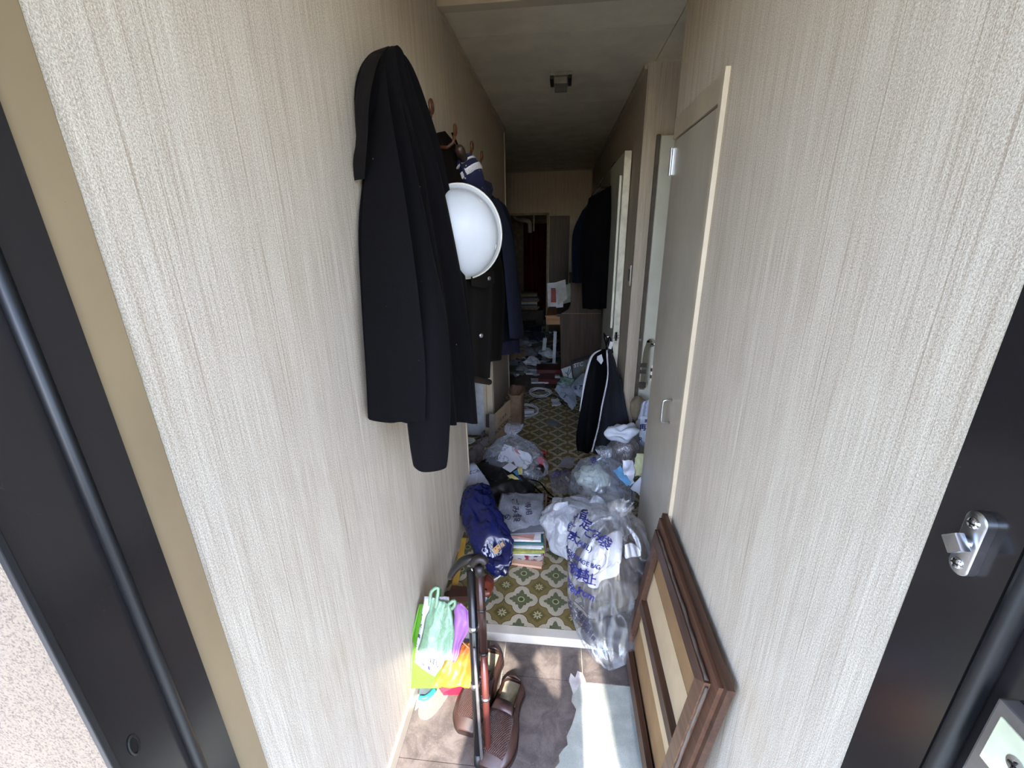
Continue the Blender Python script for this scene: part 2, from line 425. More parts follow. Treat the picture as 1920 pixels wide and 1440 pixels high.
# grey cupboard door in the right wall
d1 = struct('door_1', MB().bb((XR+.002, 1.275, ZF+.01), (XR+.036, 1.742, 1.795), .002), GREYP)
obj('door_frame', MB().bb((XR-.012, 1.236, 0), (XR+.02, 1.262, 1.862), .0015).bb((XR-.002, 1.262, 0), (XR+.03, 1.2735, 1.80))
    .bb((XR-.002, 1.262, 1.80), (XR+.03, 1.745, 1.862)), CREAM, d1)
hb = obj('hinge', MB().bb((XR-.001, 1.736, 1.688), (XR+.004, 1.744, 1.772)).tube([(XR-.005, 1.744, 1.686), (XR-.005, 1.744, 1.774)], .004, 10), SILV, d1)
def upull(y, z0, z1, dep, r, x0):
    p = [(x0, y, z1), (x0-dep+.008, y, z1), (x0-dep+.002, y, z1-.002), (x0-dep, y, z1-.008), (x0-dep, y, z0+.008), (x0-dep+.002, y, z0+.002), (x0-dep+.008, y, z0), (x0, y, z0)]
    return MB().tube(p, r, 8)
obj('pull_handle', upull(1.40, .868, .952, .030, .0042, XR+.003), SILV, d1, smooth=True)
lp = obj('lock_plate', MB().bb((XR-.002, 1.738, .905), (XR+.02, 1.7455, .975), .001), mat('pinkish_plate', (214, 190, 182), .4), d1)
for z in (.925, .955): obj('latch_hole', MB().bb((XR-.0035, 1.7365, z-.008), (XR+.006, 1.7462, z+.006)), RUB, lp)
# pale door across the niche
d2 = struct('door_2', MB().bb((.512, 2.575, ZF+.01), (.70, 2.612, 1.965), .002), PALE)
obj('shadow_strip', MB().bb((.494, 2.596, ZF), (.512, 2.622, 1.975)), mat('shadow_gap_brown', (92, 84, 72), .7), d2)  # dark strip painted in for the shadow in the gap beside the door
hd = obj('lever_handle', MB().lathe([(.001, 0), (.026, 0), (.026, .008), (.012, .012), (.010, .045), (.001, .047)], 20, Matrix.Translation((.556, 2.575, .862)) @ Matrix.Rotation(PI/2, 4, 'X'))
         .tube([(.552, 2.532, .864), (.572, 2.528, .866), (.62, 2.530, .862), (.665, 2.534, .858)], [.010, .010, .009, .008], 10), CHROME, d2, smooth=True)
obj('key_plate', MB().bb((.580, 2.570, .72), (.612, 2.576, .83), .001), SILV, d2)
obj('wall_stud', MB().lathe([(.001, 0), (.008, 0), (.008, .006), (.001, .012)], 12, Matrix.Translation((.497, 2.596, .875)) @ Matrix.Rotation(PI/2, 4, 'X')), SILV, d2, smooth=True)
# door standing open along the right passage wall
d3 = struct('door_3', MB().bb((.376, 2.93, ZF+.015), (.416, 3.66, 1.955), .002), PALE)
obj('edge_band', MB().bb((.3755, 2.926, ZF+.015), (.4165, 2.9305, 1.955)), mat('door_edge_paint', (214, 210, 192), .45), d3)
lv = obj('lever_handle', MB().tube([(.376, 2.985, .80), (.338, 2.985, .80), (.332, 2.995, .80), (.332, 3.09, .80)], .008, 8).tube([(.416, 2.985, .80), (.452, 2.985, .80), (.458, 2.995, .80), (.458, 3.06, .80)], .008, 8), CHROME, d3, smooth=True)
obj('latch_plate', MB().bb((.388, 2.9235, .77), (.404, 2.9265, .85)), SILV, d3)
obj('raised_moulding', MB().bb((.362, 3.00, .86), (.376, 3.03, 1.83), .002), PALE, d3)
# pale door panel and casing at the end of the left niche
d4 = struct('door_4', MB().bb((-.86, 2.875, ZF+.01), (-.535, 2.899, 1.70), .001), mat('pale_door_blue', (192, 197, 202), .5))
obj('door_frame', MB().bb((-.535, 2.865, ZF), (-.515, 2.90, 1.72), .001).bb((-.512, 2.87, ZF), (XL-.006, 2.903, 1.72), .001), CREAM, d4)
struct('trim_10', MB().bb((XL-.013, 2.895, ZF), (XL-.004, 2.94, 1.72), .001), PALE)
# doorway at the far end
df = struct('door_5', MB().bb((-.195, 6.50, ZF), (-.165, 6.58, 1.76)).bb((-.78, 6.50, ZF), (-.75, 6.58, 1.76)).bb((-.78, 6.50, 1.735), (-.165, 6.58, 1.765)), mat('far_casing', (150, 138, 112), .6))
struct('door_6', MB().bb((-.155, 6.525, ZF), (.13, 6.548, 1.72), .002), wood('dark_veneer', (60, 44, 32), (84, 62, 44), 2))
# ceiling lamp holder
t = thing('ceiling_light', 'small bare ceiling lamp holder, grey with dark ends', 'light', (-.014, 2.77, ZC))
part('base_plate', MB().bb((-.073, 2.672, ZC-.018), (.045, 2.872, ZC), .003), mat('lamp_base', (150, 142, 128), .5), t)
for x0, x1 in ((-.072, -.052), (.024, .044)): part('end_cap', MB().bb((x0, 2.670, ZC-.034), (x1, 2.80, ZC-.017), .003), mat('lamp_end', (34, 30, 28), .5), t)
part('socket', MB().bb((-.050, 2.69, ZC-.05), (.022, 2.86, ZC-.017), .006), mat('lamp_socket', (140, 132, 118), .45), t)
# light switch on the passage wall
t = thing('light_switch', 'small metal rimmed light switch on the shaded passage wall', 'switch', (XP, 2.66, 1.245))
part('plate', MB().bb((XP-.006, 2.665, 1.19), (XP, 2.735, 1.31), .002), SILV, t)
part('rocker', MB().bb((XP-.009, 2.682, 1.215), (XP-.005, 2.718, 1.285), .002), mat('switch_dark', (44, 42, 40), .4), t)
# door guard stud on the right jamb
t = thing('door_guard', 'silver door guard stud screwed to the dark right jamb', 'latch', (XR, .364, 1.222))
g = []
for k in range(28):
    a = 2*PI*k/28; g.append((0, math.cos(a)*.0105, math.sin(a)*.0105 + (.0235 if math.sin(a) >= 0 else -.0235)))
bp = MB(); R1 = [Vector((XR, .364+q[1], 1.222+q[2])) for q in g]; R2 = [p+Vector((-.009, 0, 0)) for p in R1]
R3 = [Vector((XR-.0105, .364+q[1]*.82, 1.222+q[2]*.95)) for q in g]
bp.loft([R1, R2, R3]); sharp(part('base_plate', bp, SILV, t), 40)
sharp(part('stud', MB().tube([(XR-.009, .364, 1.222), (XR-.015, .364, 1.222)], .0062, 16).lathe([(.001, 0), (.0105, 0), (.0115, .001), (.0115, .0075), (.0105, .0085), (.001, .009)], 4, Matrix.Translation((XR-.0145, .364, 1.222)) @ Matrix.Rotation(-PI/2, 4, 'Y')), SILV, t), 40)
for dz in (-.0225, .0225):
    s_ = part('screw', MB().lathe([(.001, 0), (.0058, 0), (.005, .002), (.001, .0028)], 16, Matrix.Translation((XR-.0105, .364, 1.222+dz)) @ Matrix.Rotation(-PI/2, 4, 'Y')), CHROME, t, smooth=True)
    q = MB().bb((XR-.0138, .364-.0035, 1.222+dz-.0007), (XR-.0128, .364+.0035, 1.222+dz+.0007)).bb((XR-.0138, .364-.0007, 1.222+dz-.0035), (XR-.0128, .364+.0007, 1.222+dz+.0035))
    c_ = obj('cross_slot', q, RUB, s_); c_.data.transform(Matrix.Translation(-t.location))
# strike box low on the outer jamb
SX = XR+.012
t = thing('strike_box', 'strike box with cross screw and painted reflection, low on the right outer jamb', 'latch', (SX, .27, 1.05))
part('housing', MB().bb((SX-.016, .247, .985), (SX, .299, 1.082), .002), mat('strike_steel', (120, 116, 112), .35, .6), t)
part('face_plate', MB().bb((SX-.0175, .251, 1.018), (SX-.0155, .291, 1.070), .0006), mat('strike_reflection', (206, 208, 176), .3), t)  # silver plate, its greenish reflection put into the colour
s_ = part('screw', MB().lathe([(.001, 0), (.0075, 0), (.0075, .001), (.001, .002)], 20, Matrix.Translation((SX-.0175, .268, 1.045)) @ Matrix.Rotation(-PI/2, 4, 'Y')), SILV, t)
q = MB().bb((SX-.0203, .2635, 1.0442), (SX-.0194, .2725, 1.0458)).bb((SX-.0203, .2672, 1.0405), (SX-.0194, .2688, 1.0495))
obj('cross_slot', q, RUB, s_).data.transform(Matrix.Translation(-t.location))
part('lip', MB().bb((SX-.02, .2475, .985), (SX-.014, .2505, 1.018), .0006), SILV, t)

t.location.z += .032
# ------------------------------------------------------------------ the one taking the photograph, standing on the balcony behind the phone
def skin(name, verts, edges, rad, m, root=0, sub=1, parent=None):
    me = bpy.data.meshes.new(name); me.from_pydata(verts, edges, []); o = bpy.data.objects.new(name, me); COL.objects.link(o)
    o.modifiers.new('skin', 'SKIN'); sl = me.skin_vertices[0].data
    for i, r in enumerate(rad):
        sl[i].radius = (r, r) if isinstance(r, (int, float)) else r; sl[i].use_root = (i == root)
    if sub:
        s = o.modifiers.new('sub', 'SUBSURF'); s.levels = s.render_levels = sub
    me.materials.append(m); o.parent = parent; return o
V = [(.035, -.44, .90), (.035, -.45, 1.04), (.035, -.45, 1.19), (.035, -.44, 1.28), (.03, -.42, 1.40), (.02, -.39, 1.48),
     (-.10, -.44, 1.31), (-.13, -.46, 1.08), (-.125, -.38, .86),
     (.17, -.44, 1.345), (.165, -.32, 1.10), (.185, -.20, 1.24), (.19, -.08, 1.40),
     (-.05, -.44, .86), (-.06, -.42, .46), (-.06, -.44, .06), (.13, -.44, .86), (.14, -.43, .46), (.14, -.44, .06), (-.06, -.34, .02), (.14, -.34, .02)]
E_ = [(0, 1), (1, 2), (2, 3), (3, 4), (4, 5), (3, 6), (6, 7), (7, 8), (3, 9), (9, 10), (10, 11), (11, 12), (0, 13), (13, 14), (14, 15), (0, 16), (16, 17), (17, 18), (15, 19), (18, 20)]
RD = [(.16, .11), (.15, .10), (.155, .11), (.13, .09), .062, .058, .06, .048, .032, .06, .045, .042, .028, .085, .06, .042, .085, .06, .042, .035, .035]
pr = thing('person', 'person in dark clothes outside the doorway holding up a phone', 'person', (-.02, -.44, -.02))
DARKC = mat('dark_clothes', (40, 42, 50), .85)
SKINM = mat('skin', (214, 168, 140), .5, var=.05)
o = skin('body', [tuple(Vector(v)-pr.location) for v in V], E_, RD, DARKC, parent=pr)
hm = MB(); hm.b = bmesh.new(); bmesh.ops.create_icosphere(hm.b, subdivisions=3, radius=1)
for v in hm.b.verts:
    p = v.co.copy(); q = Vector((p.x*.075, p.y*.095, p.z*.118))
    if p.z < -.2: q.x *= 1+(p.z+.2)*.35
    if p.y > .75 and abs(p.x) < .3 and -.35 < p.z < .15: q.y += .022*(1-abs(p.x)/.3)
    v.co = q + Vector((.035, -.37, 1.61))
part('head', hm, SKINM, pr, smooth=True)
hm = MB(); bmesh.ops.create_icosphere(hm.b, subdivisions=3, radius=1)
for v in hm.b.verts:
    p = v.co.copy(); q = Vector((p.x*.081, p.y*.10, p.z*.124))
    if p.y > .25 and p.z < .45: q *= .8
    if p.z < -.35: q *= .75
    v.co = q + Vector((.035, -.377, 1.616))
part('hair', hm, mat('black_hair', (20, 18, 17), .5), pr, smooth=True)
hv, he, hr = [(.20, -.08, 1.40), (.19, -.05, 1.45)], [(0, 1)], [.026, .034]
for k, (dx, dz, L) in enumerate(((.004, .056, .055), (-.010, .064, .066), (-.024, .060, .062), (-.036, .046, .05))):
    b0 = len(hv); hv += [(.19+dx*.5, -.045, 1.455+dz*.3), (.187+dx, -.034, 1.455+dz*.6), (.176+dx, -.029, 1.455+dz)]
    he += [(1, b0), (b0, b0+1), (b0+1, b0+2)]; hr += [.009, .0085, .007]
b0 = len(hv); hv += [(.165, -.046, 1.435), (.145, -.031, 1.442)]; he += [(1, b0), (b0, b0+1)]; hr += [.010, .008]
skin('hand', [tuple(Vector(v)-pr.location) for v in hv], he, hr, SKINM, parent=pr)
t = thing('phone', 'black phone held up in front of the face outside the door', 'phone', (.055, -.02, 1.5))
part('case', MB().bb((-.022, -.0225, 1.463), (.150, -.0135, 1.537), .003), mat('phone_black', (16, 16, 18), .3), t)

# dark entrance door leaf, swung outwards on the right jamb
Q7 = Matrix.Translation((.47, .215, 0)) @ Matrix.Rotation(math.radians(-3.5), 4, 'Z')
d7 = MB().bb((0, -.02, -.01), (.81, .02, 2.12), .003); 
for v in d7.b.verts: v.co = Q7 @ v.co
d7 = struct('door_7', d7, DKMET)
k = MB().tube([Q7 @ Vector(p) for p in ((.74, -.02, 1.0), (.74, -.07, 1.0), (.64, -.072, 1.0))], .011, 10)
obj('lever_handle', k, SILV, d7, smooth=True)

# ------------------------------------------------------------------ clothes
def cloth_mat(name, c, rough=.92, weave=900, lint=0):
    m, t, b = mat_begin(name); x, y, z = nobj(); c = lin(c)
    n = nnoise(nvec(x*weave*.35, y*weave*.35, z*weave*.35), 1, 2, .7); w_ = nnoise(nvec(x*7, y*7, z*5), 1, 3)
    col = nmix(nsm(n, .3, .7), tuple(k*.78 for k in c), tuple(k*1.22 for k in c)); col = nmix(nsm(w_, .35, .7)*.4, col, tuple(k*1.25 for k in c))
    if lint:
        l = nnoise(nvec(x*150, y*150, z*150), 1, 1, .4); col = nmix(nsm(l, .835, .86)*.8, col, (.5, .5, .5))
    setcol(t, b, col); b.inputs['Roughness'].default_value = rough; b.inputs['Specular IOR Level'].default_value = .06
    b.inputs['Sheen Weight'].default_value = .01
    bump(t, b, n, .25, .0015); return m
WOOL = cloth_mat('black_wool', (14, 13, 15), lint=1)
BROWN = cloth_mat('dark_brown_cotton', (24, 20, 18))
NAVY = cloth_mat('slate_navy_cloth', (44, 48, 70))
LILAC = cloth_mat('faded_blue_cloth', (72, 75, 106))
BLACK = cloth_mat('black_suit_cloth', (8, 8, 11))
CHAR = cloth_mat('charcoal_cloth', (46, 49, 55))
WHITEC = cloth_mat('white_cloth', (214, 214, 220), .85)
def resample(P, n):
    """smooth interpolation of a list of vectors"""
    out = []
    for i in range(n+1):
        t = i/n*(len(P)-1); k = min(int(t), len(P)-2); f = t-k
        p0, p1, p2, p3 = P[max(k-1, 0)], P[k], P[k+1], P[min(k+2, len(P)-1)]
        out.append(.5*((2*p1)+(p2-p0)*f+(2*p0-5*p1+4*p2-p3)*f*f+(3*p1-p0-3*p2+p3)*f*f*f))
    return out
def drape(Ls, Rs, bulge, nfold, amp, n=26, m=40, back=None, phase=0, out=Vector((1, -.6, 0)), seed=0, round_=.5, hem=0):
    """closed hanging cloth: near edge Ls, far edge Rs (top to bottom), bulging towards out, with running folds"""
    L, R = resample([Vector(p) for p in Ls], n), resample([Vector(p) for p in Rs], n)
    mb = MB(); rings = []; out = out.normalized()
    for i in range(n+1):
        t = i/n; a, b = L[i], R[i]; ring = []
        for j in range(m+1):
            s = j/m; e = math.sin(PI*s)**round_
            f = math.cos(2*PI*nfold*(s+.06*math.sin(2.1*t+seed))+phase+1.1*math.sin(1.7*t+seed))
            f = math.copysign(abs(f)**.7, f)
            nz = mnoise.noise(Vector((s*3+seed, t*3.1, seed*1.7)))
            k = bulge*(.45+.55*t)*e + amp*(.25+.75*t)*f*min(1, e*1.6) + amp*.9*nz*e
            p = a.lerp(b, s) + out*k
            p.z += hem*t*math.sin(PI*s)
            ring.append(p)
        bk = back or Vector((-.012, 0, 0))
        for j in range(1, 6):
            s = 1-j/6; ring.append(a.lerp(b, s) + out*(-.010) + bk*0)
        rings.append(ring)
    return mb.loft(rings)
def px_edge(lst): return [atx(a, b, x) for a, b, x in lst]
# coat rack
WOODH = wood('brown_hook_wood', (70, 38, 20), (98, 58, 32), 1)
t = thing('coat_rack', 'brown wooden coat rack with curled hooks on the left wall', 'coat rack', (XL, 1.55, 1.80))
part('board', MB().bb((XL, 1.20, 1.775), (XL+.018, 2.35, 1.835), .004), wood('orange_pine', (150, 92, 48), (184, 122, 66), 1), t)
for y in (1.41, 1.71, 2.02, 2.26):
    c = [(XL+.018, y, 1.80), (XL+.05, y, 1.798), (XL+.072, y, 1.812), (XL+.080, y, 1.838)]
    h = part('hook', MB().tube(c, [.007, .0065, .006, .006], 8), WOODH, t, smooth=True)
    k = MB(); ring = [Vector((XL+.082+.0*math.cos(a), y+.013*math.cos(a), 1.853+.016*math.sin(a))) for a in [2*PI*q/14 for q in range(15)]]
    o = obj('knob', k.tube(ring, .0052, 7), WOODH, h, smooth=True); o.data.transform(Matrix.Translation(-t.location))
# black wool coat nearest the entrance
t = thing('wool_coat', 'long black wool coat nearest the entrance, its sleeve hanging below the hem', 'coat', (XL, 1.2, 1.86))
Lc = px_edge([(714, 91, -.450), (692, 102, -.452), (672, 134, -.455), (664, 190, -.455), (676, 250, -.458), (684, 300, -.458), (672, 420, -.458), (677, 560, -.458), (686, 700, -.458), (690, 785, -.458)])
Rc = px_edge([(736, 91, -.42), (756, 106, -.40), (776, 142, -.385), (800, 208, -.37), (822, 275, -.355), (838, 345, -.335), (856, 430, -.315), (874, 540, -.295), (887, 670, -.27), (893, 786, -.25)])
sharp(part('body', drape(Lc, Rc, .055, 3.5, .018, 34, 80, seed=1.3, phase=.6), WOOL, t), 60)
# front panel lapped over, with the sleeve behind it
Lp = px_edge([(706, 118, -.44), (697, 200, -.435), (687, 300, -.44), (678, 420, -.435), (680, 560, -.43), (688, 700, -.43), (692, 787, -.43)])
Rp = px_edge([(716, 114, -.42), (728, 190, -.365), (745, 290, -.335), (765, 420, -.31), (783, 560, -.292), (795, 690, -.285), (793, 786, -.285)])
sharp(part('front_panel', drape(Lp, Rp, .03, 1.2, .006, 20, 30, seed=2.2), WOOL, t), 60)
sl = [atx(a, b, x) for a, b, x in ((722, 120, -.42), (768, 400, -.345), (797, 600, -.30), (803, 760, -.29), (806, 872, -.29))]
rr = [.012, .040, .053, .050, .040]
S2 = resample(sl, 24)
mb = MB(); rings = []
for i, p in enumerate(S2):
    r = rr[min(int(i/24*4), 3)]+(rr[min(int(i/24*4)+1, 4)]-rr[min(int(i/24*4), 3)])*(i/24*4-min(int(i/24*4), 3))
    rings.append([p+Vector((math.cos(a)*r*.95+.004*math.cos(3*a+i*.3), math.sin(a)*r*.8, 0)) for a in [2*PI*k/24 for k in range(24)]])
sharp(part('sleeve', mb.loft(rings), WOOL, t), 50)
Lq = px_edge([(712, 92, -.448), (690, 106, -.449), (674, 140, -.45), (666, 200, -.452), (670, 262, -.452), (664, 300, -.455), (668, 338, -.457)])
Rq = px_edge([(726, 93, -.43), (714, 104, -.415), (702, 134, -.405), (690, 190, -.40), (686, 255, -.405), (682, 300, -.42), (677, 336, -.44)])
sharp(part('collar', drape(Lq, Rq, .018, .8, .004, 14, 14, seed=.4), cloth_mat('collar_brown_black', (22, 19, 19)), t), 60)
# dark brown jacket
t = thing('brown_jacket', 'dark brown buttoned jacket with ribbed hem behind the white helmet', 'jacket', (XL, 1.76, 1.8))
Lj = px_edge([(815, 250, -.455), (820, 300, -.455), (820, 420, -.455), (818, 560, -.455), (818, 690, -.455)])
Rj = px_edge([(832, 246, -.42), (868, 300, -.40), (905, 400, -.365), (945, 520, -.335), (938, 672, -.335)])
sharp(part('body', drape(Lj, Rj, .05, 2.5, .010, 24, 44, seed=3.1), BROWN, t), 60)
Lf = px_edge([(872, 380, -.33), (872, 500, -.315), (872, 600, -.31), (875, 712, -.305)])
Rf = px_edge([(905, 380, -.33), (922, 500, -.31), (922, 600, -.305), (919, 708, -.30)])
sharp(part('front_panel', drape(Lf, Rf, .016, 1.5, .006, 18, 22, seed=5), BROWN, t), 60)
a, b = atx(876, 704, -.302), atx(915, 713, -.297)
rib = MB(); rib.tube([a+(b-a)*k/8+Vector((.006, -.006, -.006)) for k in range(9)], .013, 8)
part('ribbed_hem', rib, cloth_mat('rib_brown', (48, 39, 33)), t, smooth=True)
pk = [atx(883, 517, -.290), atx(925, 508, -.292), atx(927, 531, -.289), atx(905, 540, -.288), atx(884, 536, -.288)]
part('pocket_flap', MB().prism(pk, (.004, -.004, 0)), cloth_mat('flap_brown', (30, 27, 26)), t)
for a, b in ((917, 522), (902, 629)):
    part('button', MB().lathe([(.001, 0), (.0085, 0), (.0085, .002), (.006, .0035), (.001, .003)], 14, Matrix.Translation(atx(a, b, -.282 if b < 600 else -.278)) @ Matrix.Rotation(PI/2, 4, 'X') @ Matrix.Rotation(.7, 4, 'Y')), SILV, t, smooth=True)
# slate navy suit and the faded shirt under it
t = thing('navy_suit', 'slate navy suit jacket hanging furthest along the left wall', 'jacket', (XL, 2.26, 1.8))
Ln = px_edge([(880, 330, -.47), (885, 420, -.47), (890, 520, -.47), (893, 650, -.47)])
Rn = px_edge([(922, 368, -.43), (955, 400, -.37), (970, 510, -.335), (981, 633, -.315)])
sharp(part('body', drape(Ln, Rn, .03, 2.5, .010, 20, 36, seed=7), NAVY, t), 60)
Ls_ = px_edge([(918, 372, -.39), (940, 460, -.345), (950, 560, -.325), (956, 634, -.315)])
Rs_ = px_edge([(935, 372, -.395), (960, 440, -.345), (973, 540, -.318), (983, 635, -.300)])
sharp(part('sleeve', drape(Ls_, Rs_, .025, .6, .003, 16, 14, seed=8), cloth_mat('slate_cloth_light', (62, 68, 94)), t), 60)
t = thing('blue_shirt', 'faded blue shirt whose hem shows below the navy suit', 'shirt', (XL, 2.3, 1.0))
Ln = px_edge([(905, 612, -.472), (905, 640, -.472), (908, 672, -.472)])
Rn = px_edge([(966, 612, -.352), (973, 636, -.348), (975, 660, -.345)])
sharp(part('body', drape(Ln, Rn, .012, 2.5, .007, 10, 30, seed=9), LILAC, t), 60)
# folding umbrella with white dots
t = thing('folding_umbrella', 'navy and white folding umbrella with tiny dots hung beside the helmet', 'umbrella', (XL+.08, 2.02, 1.8))
def dots():
    m, tt, b = mat_begin('navy_dotted'); x, y, z = nobj()
    v = tt.nodes.new('ShaderNodeTexVoronoi'); v.inputs['Scale'].default_value = 38; tt.links.new(nvec(x, y, z), v.inputs['Vector'])
    setcol(tt, b, nmix(nsm(N(v.outputs[0]), .16, .10), lin((34, 38, 74)), lin((214, 214, 224)))); b.inputs['Roughness'].default_value = .6; return m
DOTS = dots()
c = [atx(a, b, -.37) for a, b in ((862, 282), (868, 296), (878, 318), (884, 345), (895, 372), (902, 392))]
part('handle', MB().tube([c[0]+Vector((0, -.01, .012)), c[0], c[1]], [.012, .019, .018], 12), mat('umbrella_grip', (52, 34, 26), .5), t, smooth=True)
CC = resample(c[1:], 26); mb = MB(); rings = []
for i, p in enumerate(CC):
    tt_ = i/26; r = .026+.030*math.sin(PI*min(1, tt_*1.05))+.012*tt_
    rings.append([p+Vector((0, math.cos(a)*r*(1+.16*math.cos(7*a+i*.25)), math.sin(a)*r*.5*(1+.16*math.cos(7*a+i*.25)))) + Vector((math.sin(a)*r*.8, 0, 0)) for a in [2*PI*k/42 for k in range(42)]])
sharp(part('canopy', mb.loft(rings), DOTS, t), 60)
mb = MB(); rings = []
for i in range(3, 11):
    p = CC[i]; r = .031+.031*math.sin(PI*min(1, i/26*1.05))+.012*i/26
    rings.append([p+Vector((0, math.cos(a)*r, math.sin(a)*r*.5)) + Vector((math.sin(a)*r*.8, 0, 0)) for a in [2*PI*k/42 for k in range(42)]])
part('white_band', mb.loft(rings[:2]), WHITEC, t, smooth=True)
mb = MB().loft(rings[4:]); part('white_band', mb, WHITEC, t, smooth=True)
fl_ = [atx(a, b, -.36) for a, b in ((905, 338), (918, 344), (921, 356), (916, 378), (906, 392))]
part('loose_flap', MB().prism(fl_, (.012, -.012, .0)), DOTS, t)
t_ = part('strap', MB().tube([atx(a, b, -.40) for a, b in ((848, 250), (856, 268), (863, 284))], .004, 6), BLACK, t)
# white safety helmet: crown to the entrance, rim to the passage
hx = atx(862, 441, -.31)
t = thing('safety_helmet', 'white safety helmet hanging half behind the black wool coat', 'helmet', hx)
Q = Matrix.Translation(hx) @ Matrix.Rotation(math.radians(4), 4, 'Z') @ Matrix.Rotation(math.radians(100), 4, 'X') @ Matrix.Diagonal((1.0, 1.12, 1, 1))
HW = mat('helmet_white', (204, 208, 212), .42, var=.02)
prof = [(.001, .088)]+[(.118*math.sin(a), .088*math.cos(a)) for a in [PI/2*k/14 for k in range(1, 15)]]+[(.1185, -.012), (.1215, -.020), (.1275, -.026), (.128, -.030), (.122, -.030), (.114, -.012)]+[(.112*math.sin(a), .082*math.cos(a)) for a in [PI/2*k/10 for k in range(10, 0, -1)]]+[(.001, .082)]
o = part('shell', MB().lathe(prof, 48, Q), HW, t, smooth=True)
part('rim_edge', MB().tube([Q @ Vector((.1275*math.cos(2*PI*k/48), .1275*math.sin(2*PI*k/48), -.028)) for k in range(49)], .0035, 6), mat('helmet_rim', (218, 216, 206), .4, var=.02), t, smooth=True)
for a in (-.25, .9, 2.6):
    part('rivet', MB().lathe([(.001, .002), (.006, .002), (.0085, 0), (.0085, -.002)], 14, Q @ Matrix.Rotation(a, 4, 'Z') @ Matrix.Translation((.1165, 0, .022)) @ Matrix.Rotation(PI/2, 4, 'Y')), mat('rivet_grey', (196, 198, 196), .35), t, smooth=True)
# dark suits on hangers at the open door
def suit(name, label, cat, px_l, px_r, top, bot, y, m, tilt, seed):
    t = thing(name, label, cat, (0.3, y, 1.9), 'clothes hung on the open passage door')
    A = [aty(px_l[0], top[0], y), aty(px_l[1], top[0]*.75+bot*.25, y), aty(px_l[2], (top[0]+bot)/2, y), aty(px_l[3], bot, y)]
    B = [aty(px_r[0], top[1], y+.02), aty(px_r[1], top[1]*.75+bot*.25, y+.02), aty(px_r[2], (top[1]+bot)/2, y+.02), aty(px_r[3], bot, y+.02)]
    sharp(part('body', drape(A, B, .05, 2.5, .014, 22, 36, seed=seed, out=Vector((-.15, -1, 0))), m, t), 60)
    k = (A[0]+B[0])/2
    part('hanger', MB().tube([A[0]+Vector((0, 0, -.01)), k+Vector((0, 0, .03)), B[0]+Vector((0, 0, -.01))], .007, 6).tube([k+Vector((0, 0, .03)), k+Vector((.0, 0, .07)), Vector((.372, y, max(1.962, k.z+.08))), Vector((.385, y, 1.960))], .0035, 6), mat('hanger_dark', (44, 34, 28), .5), t, smooth=True)
    return t
suit('suit_jacket', 'black suit jacket on a hanger, in front of the others on the open door', 'jacket', (1104, 1093, 1090, 1092), (1146, 1146, 1143, 1137), (372, 348), 578, 3.42, BLACK, 0, 11)
suit('suit_jacket', 'dark blue jacket on a hanger, partly hidden at the open door', 'jacket', (1092, 1076, 1072, 1072), (1125, 1120, 1115, 1110), (395, 372), 530, 3.62, cloth_mat('dark_blue_cloth', (15, 20, 31)), 0, 12)

# ------------------------------------------------------------------ writing and sheets
from mathutils.bvhtree import BVHTree
INKB, INKD = mat('blue_ink', (22, 27, 108), .6, var=.03), mat('dark_ink', (40, 38, 62), .6, var=.03)
def text_mesh(txt):
    c = bpy.data.curves.new('txt', 'FONT'); c.body = txt; c.size = 1; c.align_x = 'CENTER'; c.align_y = 'CENTER'; c.offset = .018; c.resolution_u = 3
    o = bpy.data.objects.new('txt', c); COL.objects.link(o)
    me = bpy.data.meshes.new_from_object(o.evaluated_get(bpy.context.evaluated_depsgraph_get()))
    bpy.data.objects.remove(o); bpy.data.curves.remove(c); return me
def bvh_of(o):
    bm = bmesh.new(); bm.from_mesh(o.data); L = Vector((0, 0, 0)); p = o
    while p: L += p.location; p = p.parent
    bmesh.ops.translate(bm, verts=bm.verts, vec=L); t = BVHTree.FromBMesh(bm); bm.free(); return t
def lettering(name, txt, c, xa, ya, size, surf, m, root, bvh=None, lift=.0015):
    """flat print wrapped on a surface: c centre in space, xa/ya reading and up directions, laid down along the surface normal"""
    me = text_mesh(txt); bm = bmesh.new(); bm.from_mesh(me); bpy.data.meshes.remove(me)
    bmesh.ops.triangulate(bm, faces=bm.faces[:])
    bmesh.ops.subdivide_edges(bm, edges=[e for e in bm.edges if e.calc_length() > .18], cuts=1)
    bvh = bvh or bvh_of(surf); xa, ya = Vector(xa).normalized(), Vector(ya).normalized(); n = xa.cross(ya).normalized()
    for v in bm.verts:
        p = Vector(c) + xa*v.co.x*size + ya*v.co.y*size
        h = bvh.ray_cast(p+n*.12, -n, .3)
        v.co = (h[0]+n*lift) if h[0] else bvh.find_nearest(p)[0]+n*lift
    return part(name, bm, m, root)
def onplane(px, py, p, n):
    d = ray(px, py); n = Vector(n); return EYE + d*((Vector(p)-EYE).dot(n)/d.dot(n))
def sheet(L, R, n=16, m=16, amp=.01, freq=9, seed=0, nrm=None, folds=0, famp=.006):
    L, R = resample([Vector(p) for p in L], n), resample([Vector(p) for p in R], n)
    k = nrm or (R[n//2]-L[n//2]).cross(L[-1]-L[0]).normalized()
    def fn(u, v):
        i = round(u*n); p = L[i].lerp(R[i], v)
        q = p*freq+Vector((seed*3.7, seed, 0))
        d = amp*(mnoise.noise(q)+.6*abs(mnoise.noise(q*2.3))) + (famp*math.sin(folds*2*PI*v+3*u+seed) if folds else 0)
        e = Vector((mnoise.noise(q*1.7+Vector((9, 0, 0))), 0, mnoise.noise(q*1.7+Vector((0, 9, 0)))))*amp*.5
        return p + k*d + e
    return MB().grid(fn, n, m)
